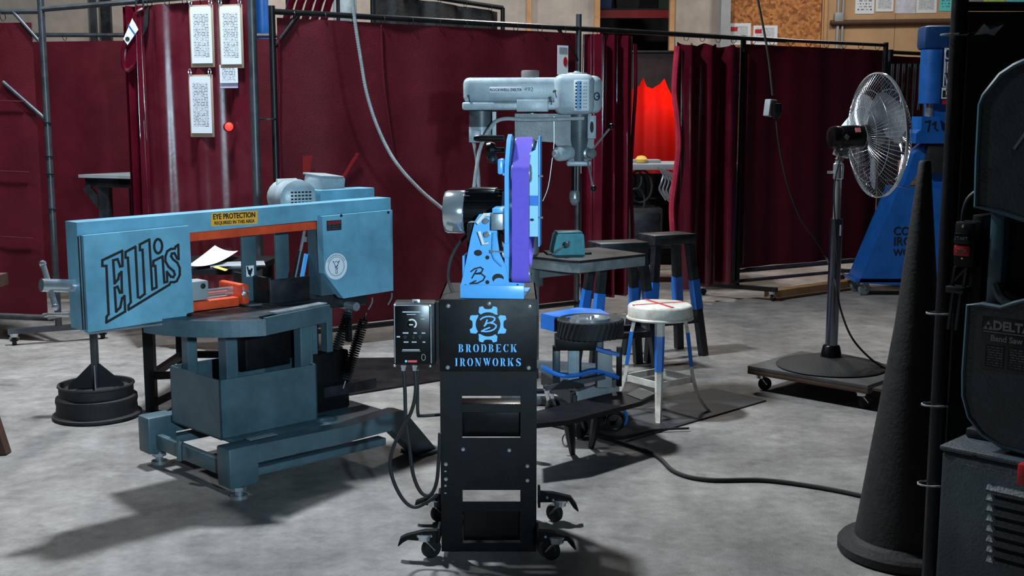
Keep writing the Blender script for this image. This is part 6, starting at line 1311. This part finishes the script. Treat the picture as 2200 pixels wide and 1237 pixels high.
b = B(); q = pq(1998, 235, 0.12); b.cyl((q[0], 0.12, pq(1998, 255)[1]), (q[0], 0.12, pq(1998, 220)[1]), 0.03, n=18); b.out('ram', CHROME, t)
b = B(); b.xz([pq(*p, 0.05) for p in ((1978, 250), (2016, 250), (2020, 278), (2030, 285), (2030, 308), (1964, 308), (1966, 286), (1976, 278))], 0.02, 0.24); rh = b.out('ram_head', PRESSB, t)
b = B(); b.ribbon([pq(*p, 0.02) for p in ((1988, 262), (1998, 260), (1994, 282))], 0.012, 0.019); b.ribbon([pq(*p, 0.02) for p in ((2003, 268), (2010, 262), (2008, 275), (2014, 280))], 0.012, 0.019); b.out('chalk_scrawl', INK, rh)
a_ = pq(1990, 372, 0.05); c_ = pq(2030, 310, 0.05); b = B(); b.bb(a_[0], c_[0], 0.04, 0.22, a_[1], c_[1], 0.006); b.out('die_block', DARK, t)
a_ = pq(2026, 186, 0.03); c_ = pq(2050, 103, 0.03); b = B(); b.bb(a_[0], c_[0], 0.028, 0.034, a_[1], c_[1]); lb = b.out('name_sign', PAPER, t)
b = B(); b.bb(a_[0] + 0.006, c_[0] - 0.006, 0.0265, 0.028, a_[1] + 0.006, c_[1] - 0.006); b.out('sign_field', mat('sign_navy', (20, 40, 70), 0.5), lb)
for i, (s, pyy) in enumerate((('COAL', 117), ('IRON', 146), ('WORKS', 173))):
    q = pq(2027, pyy, 0.03); text('sign_lettering', s, PAPER, lb, 0.115, face_y(q[0] + 0.008, 0.0258, q[1]), 0.0, 'LEFT', sx=0.42)
a_ = pq(2023, 212, 0.03); c_ = pq(2040, 188, 0.03); b = B(); b.bb(a_[0], c_[0], 0.03, 0.036, a_[1], c_[1]); wl = b.out('warning_label', PAPER, t)
b = B(); b.bb(a_[0] + 0.005, (a_[0] + c_[0]) / 2, 0.0285, 0.03, a_[1] + 0.01, c_[1] - 0.02); b.out('warning_print', INK, wl); b = B(); b.ribbon([(c_[0] - 0.02, c_[1] - 0.01), (c_[0] - 0.012, a_[1] + 0.04), (c_[0] - 0.02, a_[1] + 0.015)], 0.009, 0.03); b.out('warning_print', INK, wl)
a_ = pq(2025, 224, 0.03); c_ = pq(2035, 215, 0.03); b = B(); b.bb(a_[0], c_[0], 0.03, 0.036, a_[1], c_[1]); b.out('red_label', REDP, t)
for x in (-0.16, 0.35): caster(t, x, 0.04, 0.105, 0.05, 0.3, mw=STEEL); caster(t, x, 0.24, 0.105, 0.05, 0.3, mw=STEEL)
b = B(); b.bb(-0.22, 0.42, 0.0, 0.28, 0.103, 0.13); b.out('caster_plate', PRESSB, t)
# tongs rack behind the fan
t = thing('tool_rack', 'dark rack of hanging tongs and bars beside the blue press', 'rack', (A(1945, 300, 9.45).x, 9.45, 0))
for px in (1902, 1990):
    x0 = A(px, 300, 9.45).x - t.location.x; b = B(); b.bb(x0 - 0.015, x0 + 0.015, 0, 0.03, 0, 1.75); b.out('upright', PIPEB, t)
for py in (140, 250):
    z = A(1945, py, 9.45).z; b = B(); b.bb(-0.19, 0.19, -0.01, 0.03, z - 0.012, z + 0.012); b.out('rail', PIPEB, t)
for k in range(7):
    x0 = -0.14 + k * 0.045; z1 = A(1945, 143, 9.45).z; b = B(); ln = 0.5 + 0.18 * math.sin(k * 2.3)
    b.tube([(0, -0.03, 0.02), (0, -0.03, -ln * 0.5), (0.01, -0.03, -ln)], 0.008, 6); b.tube([(0.014, -0.03, 0.02), (0.012, -0.03, -ln * 0.5), (-0.004, -0.03, -ln)], 0.007, 6)
    o = b.out('tongs', DSTEEL); o.location = (t.location.x + x0, 9.464, z1); tag(o, ('longest', 'short', 'second', 'middle', 'fifth', 'sixth', 'rightmost')[k] + ' hanging pair of black tongs on the rack behind the fan', 'tongs', 'tongs on the rack')
# stacked firebricks next to the press
for k in range(5):
    q = A(1962, 375 - k * 12, 9.2); b = B(); b.box((0, 0, 0), (0.20, 0.1, 0.038), rot=(0, 0, 0.1 * (k % 2)), bev=0.003); o = b.out('firebrick', mat('firebrick_clay', (150, 112, 84), 0.85, var=0.25, scale=12)); o.location = (q.x, 9.2, 0.80 + k * 0.0385)
    tag(o, ('bottom', 'second lowest', 'middle', 'second highest', 'top')[k] + ' brick of the small pile between fan and press', 'brick', 'firebrick pile')
t = thing('brick_shelf', 'small dark stand carrying the brick pile beside the blue press', 'stand', (A(1962, 375, 9.2).x, 9.2, 0))
b = B(); b.bb(-0.12, 0.12, -0.08, 0.08, 0.755, 0.78, 0.002); b.out('top', DSTEEL, t)
for x in (-0.1, 0.1):
    for y in (-0.06, 0.06):
        b = B(); b.bb(x - 0.012, x + 0.012, y - 0.012, y + 0.012, 0, 0.755); b.out('leg', DSTEEL, t)
# loose boards at the foot of the right screen
q = G(1765, 590, 0.05); b = B(); b.bar((1.85, 8.28, 0.05), (2.72, 8.95, 0.05), 0.09, 0.05); tag(b.out('loose_board', WOOD), 'pale board lying along the foot of the right screen', 'board')

# ------------------------------------------------------------------ cone mandrel (right foreground)
q = G(1805, 1187); zt = A(1990, 345, 3.33).z
cx_ = A(1990, 345, 3.33).x
t = thing('cone_mandrel', 'tall rough iron cone mandrel in the right foreground', 'mandrel', (cx_, 3.34, 0))
rb = 0.205
b = B(); b.lathe([(0.0, 0.0), (0.19, 0.0), (0.198, 0.008), (0.198, 0.03), (0.19, 0.04), (0.15, 0.045)], 56); b.out('base_flange', IRON, t)
b = B(); b.lathe([(0.165, 0.04), (0.150, 0.055), (0.143, 0.10), (0.117, 0.29), (0.062, 0.69), (0.037, 0.95), (0.024, 1.08), (0.017, zt - 0.006), (0.013, zt), (0, zt)], 56); b.out('cone', IRON, t)

# ------------------------------------------------------------------ black screen (right)
Yb = 3.04
bx = A(2030, 618, Yb).x; zt = A(2100, 24, Yb).z
t = thing('black_welding_screen', 'black welding screen on a black post behind the vertical band saw', 'screen', (bx, Yb, 0))
curtain((bx + 0.01, Yb + 0.004), (bx + 1.2, Yb + 0.02), 0.06, zt, 0.008, 1.6, 0.7, 50, 14).out('curtain', CURTK, t, world=True)
pipe(t, (bx, Yb, zt + 0.012), (bx + 1.2, Yb + 0.02, zt + 0.012), 0.012, PIPEB); post(t, bx, Yb, 1.78, 0.021, PIPEB, 0.0); post(t, bx + 1.2, Yb + .02, 1.7, 0.018, PIPEB, 0.0)
b = B(); b.cyl((bx + 0.018, Yb - 0.018, 0.3), (bx + 0.018, Yb - 0.018, 1.55), 0.004, n=6); b.out('edge_wire', DSTEEL, t, world=True)
for px, py in ((2010, 672), (2000, 868), (1990, 1038), (2052, 75)):
    z = A(px, py, Yb).z; b = B(); b.tube([(bx - 0.012 + 0.034 * math.cos(k), Yb - 0.004 + 0.026 * math.sin(k), z) for k in [2 * PI * j / 12 for j in range(12)]], 0.0028, 5, closed=True); b.cyl((bx - 0.03, Yb - 0.027, z), (bx + 0.014, Yb - 0.03, z + 0.002), 0.0025, n=6); b.out('zip_tie', GREYP, t, world=True)
rings(t, (bx + .1, Yb), (bx + 1.1, Yb), zt + 0.012, zt + 0.012, 4)
# crumpled plastic tag
Yt = Yb - 0.03; P = [A(*p, Yt) for p in ((2094, 75), (2110, 52), (2128, 56), (2153, 53), (2136, 76), (2118, 73))]
b = B(); vs = [Vector((p.x, Yt - (0.012 if i % 2 else 0.0), p.z)) for i, p in enumerate(P)]; c = sum(vs, Vector()) / 6 - Vector((0, 0.006, 0)); bkk = [v + Vector((0, 0.006, 0)) for v in vs]
b.add(vs + [c] + bkk, [(i, (i + 1) % 6, 6) for i in range(6)] + [tuple(range(12, 6, -1))] + [(i, 7 + i, 7 + (i + 1) % 6, (i + 1) % 6) for i in range(6)])
tt = thing('plastic_bag_tag', 'crumpled clear plastic tag hanging on the black screen', 'tag', A(2094, 64, Yt)); b.out('plastic', mat('clear_grey_plastic', (150, 156, 162), 0.25, var=0.25, scale=20), tt, world=True)
b = B(); b.cyl(A(2060, 73, Yt), A(2098, 68, Yt), 0.003, n=6); b.out('hook_wire', DSTEEL, tt, world=True)

# ------------------------------------------------------------------ vertical band saw (right foreground)
vf = Fr(1.032, 2.716, -45)
t = thing('vertical_band_saw', 'charcoal vertical band saw on a cabinet stand at the right edge', 'band saw', (1.032, 2.716, 0), -45)
def vq(px, py, yl=0.0): return vf.Y(px, py, yl)
zc = 0.51
b = B(); b.bb(0.0, 0.62, 0.0, 0.44, 0.0, zc - 0.012, 0.012); cab = b.out('cabinet', MACH, t)
b = B(); b.bb(-0.004, 0.624, -0.004, 0.444, zc - 0.014, zc, 0.006); b.out('cabinet_top', MACH, t)
b = B(); b.bb(0.055, 0.56, -0.004, 0.002, 0.03, zc - 0.035, 0.002); dr_ = b.out('cabinet_door', MACH, t)
for k in range(8):
    q = vq(2122, 1052 + 22 * k, -0.004); b = B(); b.prism([(0, 0), (0.0, 0.016), (-0.012, 0.004), (-0.012, 0)], 0.2, axes((q[0], -0.004, q[1]), (0, 1, 0), (0, 0, 1), (1, 0, 0))); b.out('louvre', MACH, dr_)
q = vq(2197, 1012, -0.01); b = B(); b.bb(q[0] - 0.006, q[0] + 0.03, -0.03, -0.004, q[1] - 0.03, q[1] + 0.022, 0.006); b.out('red_latch', REDP, dr_)
b = B(); q = vq(2092, 981, -0.004); b.xz(disc(q[0], q[1], 0.005, 10), -0.004, -0.006); b.out('hole', INK, dr_)
# foot casting on the top
b = B(); q = vf.Z(2118, 938, zc); b.box((q[0] + 0.02, q[1] + 0.02, zc + 0.012), (0.11, 0.12, 0.024), bev=0.006); b.box((q[0] + 0.08, q[1] + 0.12, zc + 0.05), (0.12, 0.12, 0.1), bev=0.02); b.out('frame_foot', DSTEEL, t)
# lower wheel cover
YL = 0.03
pl = [vq(*p, YL) for p in ((2080, 655), (2110, 653), (2150, 660), (2180, 650), (2200, 645))] ; xr = vq(2200, 800, YL)[0]
lw_ = pl + [(xr + 0.2, pl[-1][1] + 0.01), (xr + 0.23, vq(2200, 800, YL)[1]), (xr + 0.16, vq(2200, 960, YL)[1] - 0.01), vq(2200, 972, YL), vq(2150, 958, YL), vq(2110, 932, YL), vq(2082, 895, YL), vq(2070, 850, YL), vq(2070, 800, YL)]
b = B(); b.xz(lw_, YL, YL + 0.09); lc = b.out('lower_wheel_cover', MACH, t)
b = B(); b.tube([(p[0], YL, p[1]) for p in lw_], 0.005, 6, closed=True); b.out('cover_rim', MACHE, lc)
a_ = vq(2105, 790, YL); c_ = vq(2195, 688, YL); b = B(); b.bb(a_[0], c_[0] + 0.1, YL - 0.0015, YL, a_[1], c_[1], 0.0005); np_ = b.out('name_label', mat('label_black', (14, 15, 17), 0.4, var=0.1), lc)
LW = mat('label_grey_print', (128, 138, 144), 0.5, var=0.05)
h = c_[1] - a_[1]; til = 0.0
text('label_lettering', 'DELTA', LW, np_, 0.029, face_y(a_[0] + 0.026, YL - 0.0018, a_[1] + h * 0.84), 0.0012, 'LEFT', sx=1.0)
text('label_lettering', 'Band Saw', LW, np_, 0.019, face_y(a_[0] + 0.022, YL - 0.0018, a_[1] + h * 0.60), 0.0006, 'LEFT')
b = B(); q = (a_[0] + 0.015, a_[1] + h * 0.84)
for dx, dz_ in ((-0.006, -0.006), (0.006, -0.006), (0, 0.005)): b.xz([(q[0] + dx - 0.0055, q[1] + dz_ - 0.004), (q[0] + dx + 0.0055, q[1] + dz_ - 0.004), (q[0] + dx, q[1] + dz_ + 0.006)], YL - 0.0015, YL - 0.0022)
b.out('triangle_logo', LW, np_, kind='stuff')
b = B(); b.bb(a_[0] + 0.004, c_[0] + 0.09, YL - 0.0022, YL - 0.0015, a_[1] + h * 0.71, a_[1] + h * 0.725); b.out('label_rule', LW, np_)
for k in range(2):
    x0 = a_[0] + 0.012 + k * 0.052; b = B(); b.box((0, 0, 0), (0.044, 0.0006, h * 0.42)); o = b.out('small_print', LBL, np_); o.location = (x0 + 0.022, YL - 0.0019, a_[1] + h * 0.26)
# frame column behind, upper wheel cover
a_ = vq(2128, 640, 0.1); c_ = vq(2142, 430, 0.1)
b = B(); b.bb(a_[0], a_[0] + 0.035, 0.07, 0.16, vq(2128, 655, 0.1)[1], vq(2140, 430, 0.1)[1] + 0.02, 0.006); b.out('frame_column', MACHE, t)
b = B(); q = vq(2200, 560, 0.08); b.lathe([(0, -0.02), (0.085, -0.02), (0.09, -0.012), (0.09, 0.02), (0, 0.02)], 32, (q[0] + 0.0, 0.12, q[1]), (0, 1, 0)); b.out('pulley', BLACK, t)
b = B(); q = vq(2135, 640, 0.06); b.tube(smoothpts([(q[0] - 0.002, 0.07, q[1] + 0.03), (q[0] + 0.02, 0.06, q[1] - 0.0), (q[0] + 0.06, 0.06, q[1] - 0.02)], 4), 0.012, 7); b.out('casting_rib', MACH, t)
YU = 0.05
up = [vq(*p, YU) for p in ((2097, 443), (2100, 340), (2106, 225), (2114, 205), (2150, 160), (2180, 140), (2200, 131))]; q2 = vq(2200, 472, YU)
upw = up + [(q2[0] + 0.1, up[-1][1] + 0.02), (q2[0] + 0.22, up[-1][1] - 0.04), (q2[0] + 0.25, up[-3][1] - 0.1), (q2[0] + 0.22, q2[1] - 0.0), (q2[0], q2[1]), vq(2150, 455, YU)]
b = B(); b.xz(upw, YU, YU + 0.10); uc = b.out('upper_wheel_cover', MACH, t)
b = B(); b.tube([(p[0], YU, p[1]) for p in upw], 0.006, 6, closed=True); b.out('cover_rim', MACHE, uc)
b = B(); b.ribbon([vq(*p, YU) for p in ((2180, 318), (2200, 290), (2215, 265))], 0.006, YU - 0.0003); b.out('scratch', LW, uc)
# saw table edge and switch box
b = B(); q = vq(2098, 600, 0.12); b.bb(q[0] - 0.01, q[0] + 0.02, 0.1, 0.2, vq(2098, 660, 0.12)[1], vq(2098, 460, 0.12)[1], 0.004); b.out('switch_arm', BLACK, t)
YS = 0.06
a_ = vq(2046, 572, YS); c_ = vq(2096, 478, YS); b = B(); b.bb(a_[0], c_[0], YS, YS + 0.06, a_[1], c_[1], 0.006); sb = b.out('switch_box', BLACK, t)
for p0_, p1_, m, s in (((2051, 522), (2086, 502), BLACKG, 'START'), ((2051, 548), (2086, 529), REDP, 'STOP')):
    a2 = vq(*p0_, YS); c2_ = vq(*p1_, YS); b = B(); b.bb(a2[0], c2_[0], YS - 0.008, YS, a2[1], c2_[1], 0.002); bt = b.out('push_button', m, sb)
    text('button_lettering', s, LW, bt, 0.011, face_y((a2[0] + c2_[0]) / 2, YS - 0.0086, (a2[1] + c2_[1]) / 2), 0.0)
screw(sb, [(vq(2070, 486, YS)[0], YS, vq(2070, 486, YS)[1]), (vq(2068, 554, YS)[0], YS, vq(2068, 554, YS)[1])], 0.004)
b = B(); p0_ = vq(2053, 572, YS + 0.02); p1_ = vq(2045, 620, YS + 0.02); p2_ = vq(2078, 575, YS + 0.02); p3_ = vq(2070, 622, YS + 0.02)
b.bar((p0_[0], YS + 0.02, p0_[1]), (p1_[0], YS + 0.02, p1_[1]), 0.006, 0.012, up=(0, 1, 0)); b.bar((p2_[0], YS + 0.02, p2_[1]), (p3_[0], YS + 0.02, p3_[1]), 0.006, 0.012, up=(0, 1, 0)); b.bar((p0_[0], YS + 0.02, p1_[1] + 0.02), (p2_[0], YS + 0.02, p2_[1]), 0.005, 0.01, up=(0, 1, 0)); b.box(((p1_[0] + p3_[0]) / 2, YS + 0.02, p1_[1]), (0.045, 0.04, 0.016), bev=0.003); b.bar((p1_[0] + 0.005, YS + 0.02, p1_[1]), (p1_[0] - 0.003, YS + 0.02, p1_[1] - 0.1), 0.006, 0.01, up=(0, 1, 0)); b.bar((p3_[0] - 0.005, YS + 0.02, p1_[1]), (p1_[0] + 0.016, YS + 0.02, p1_[1] - 0.1), 0.006, 0.01, up=(0, 1, 0)); b.out('switch_bracket', DSTEEL, t)
b = B(); b.tube(smoothpts([(vq(*p, YS + 0.02)[0], YS + 0.02, vq(*p, YS + 0.02)[1]) for p in ((2067, 478), (2070, 450), (2080, 425), (2100, 408))], 5), 0.004, 6); b.out('switch_lead', DSTEEL, t)

# thin dark sheet laid on the floor between the saw and the long screen
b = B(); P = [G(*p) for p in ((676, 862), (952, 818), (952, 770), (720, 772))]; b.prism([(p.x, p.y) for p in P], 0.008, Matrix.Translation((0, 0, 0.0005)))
tag(b.out('dark_floor_sheet', mat('black_floor_sheet', (26, 27, 29), 0.45, 0.3, var=0.4, scale=8)), 'thin dark sheet on the floor between the saw and the long screen', 'plate')
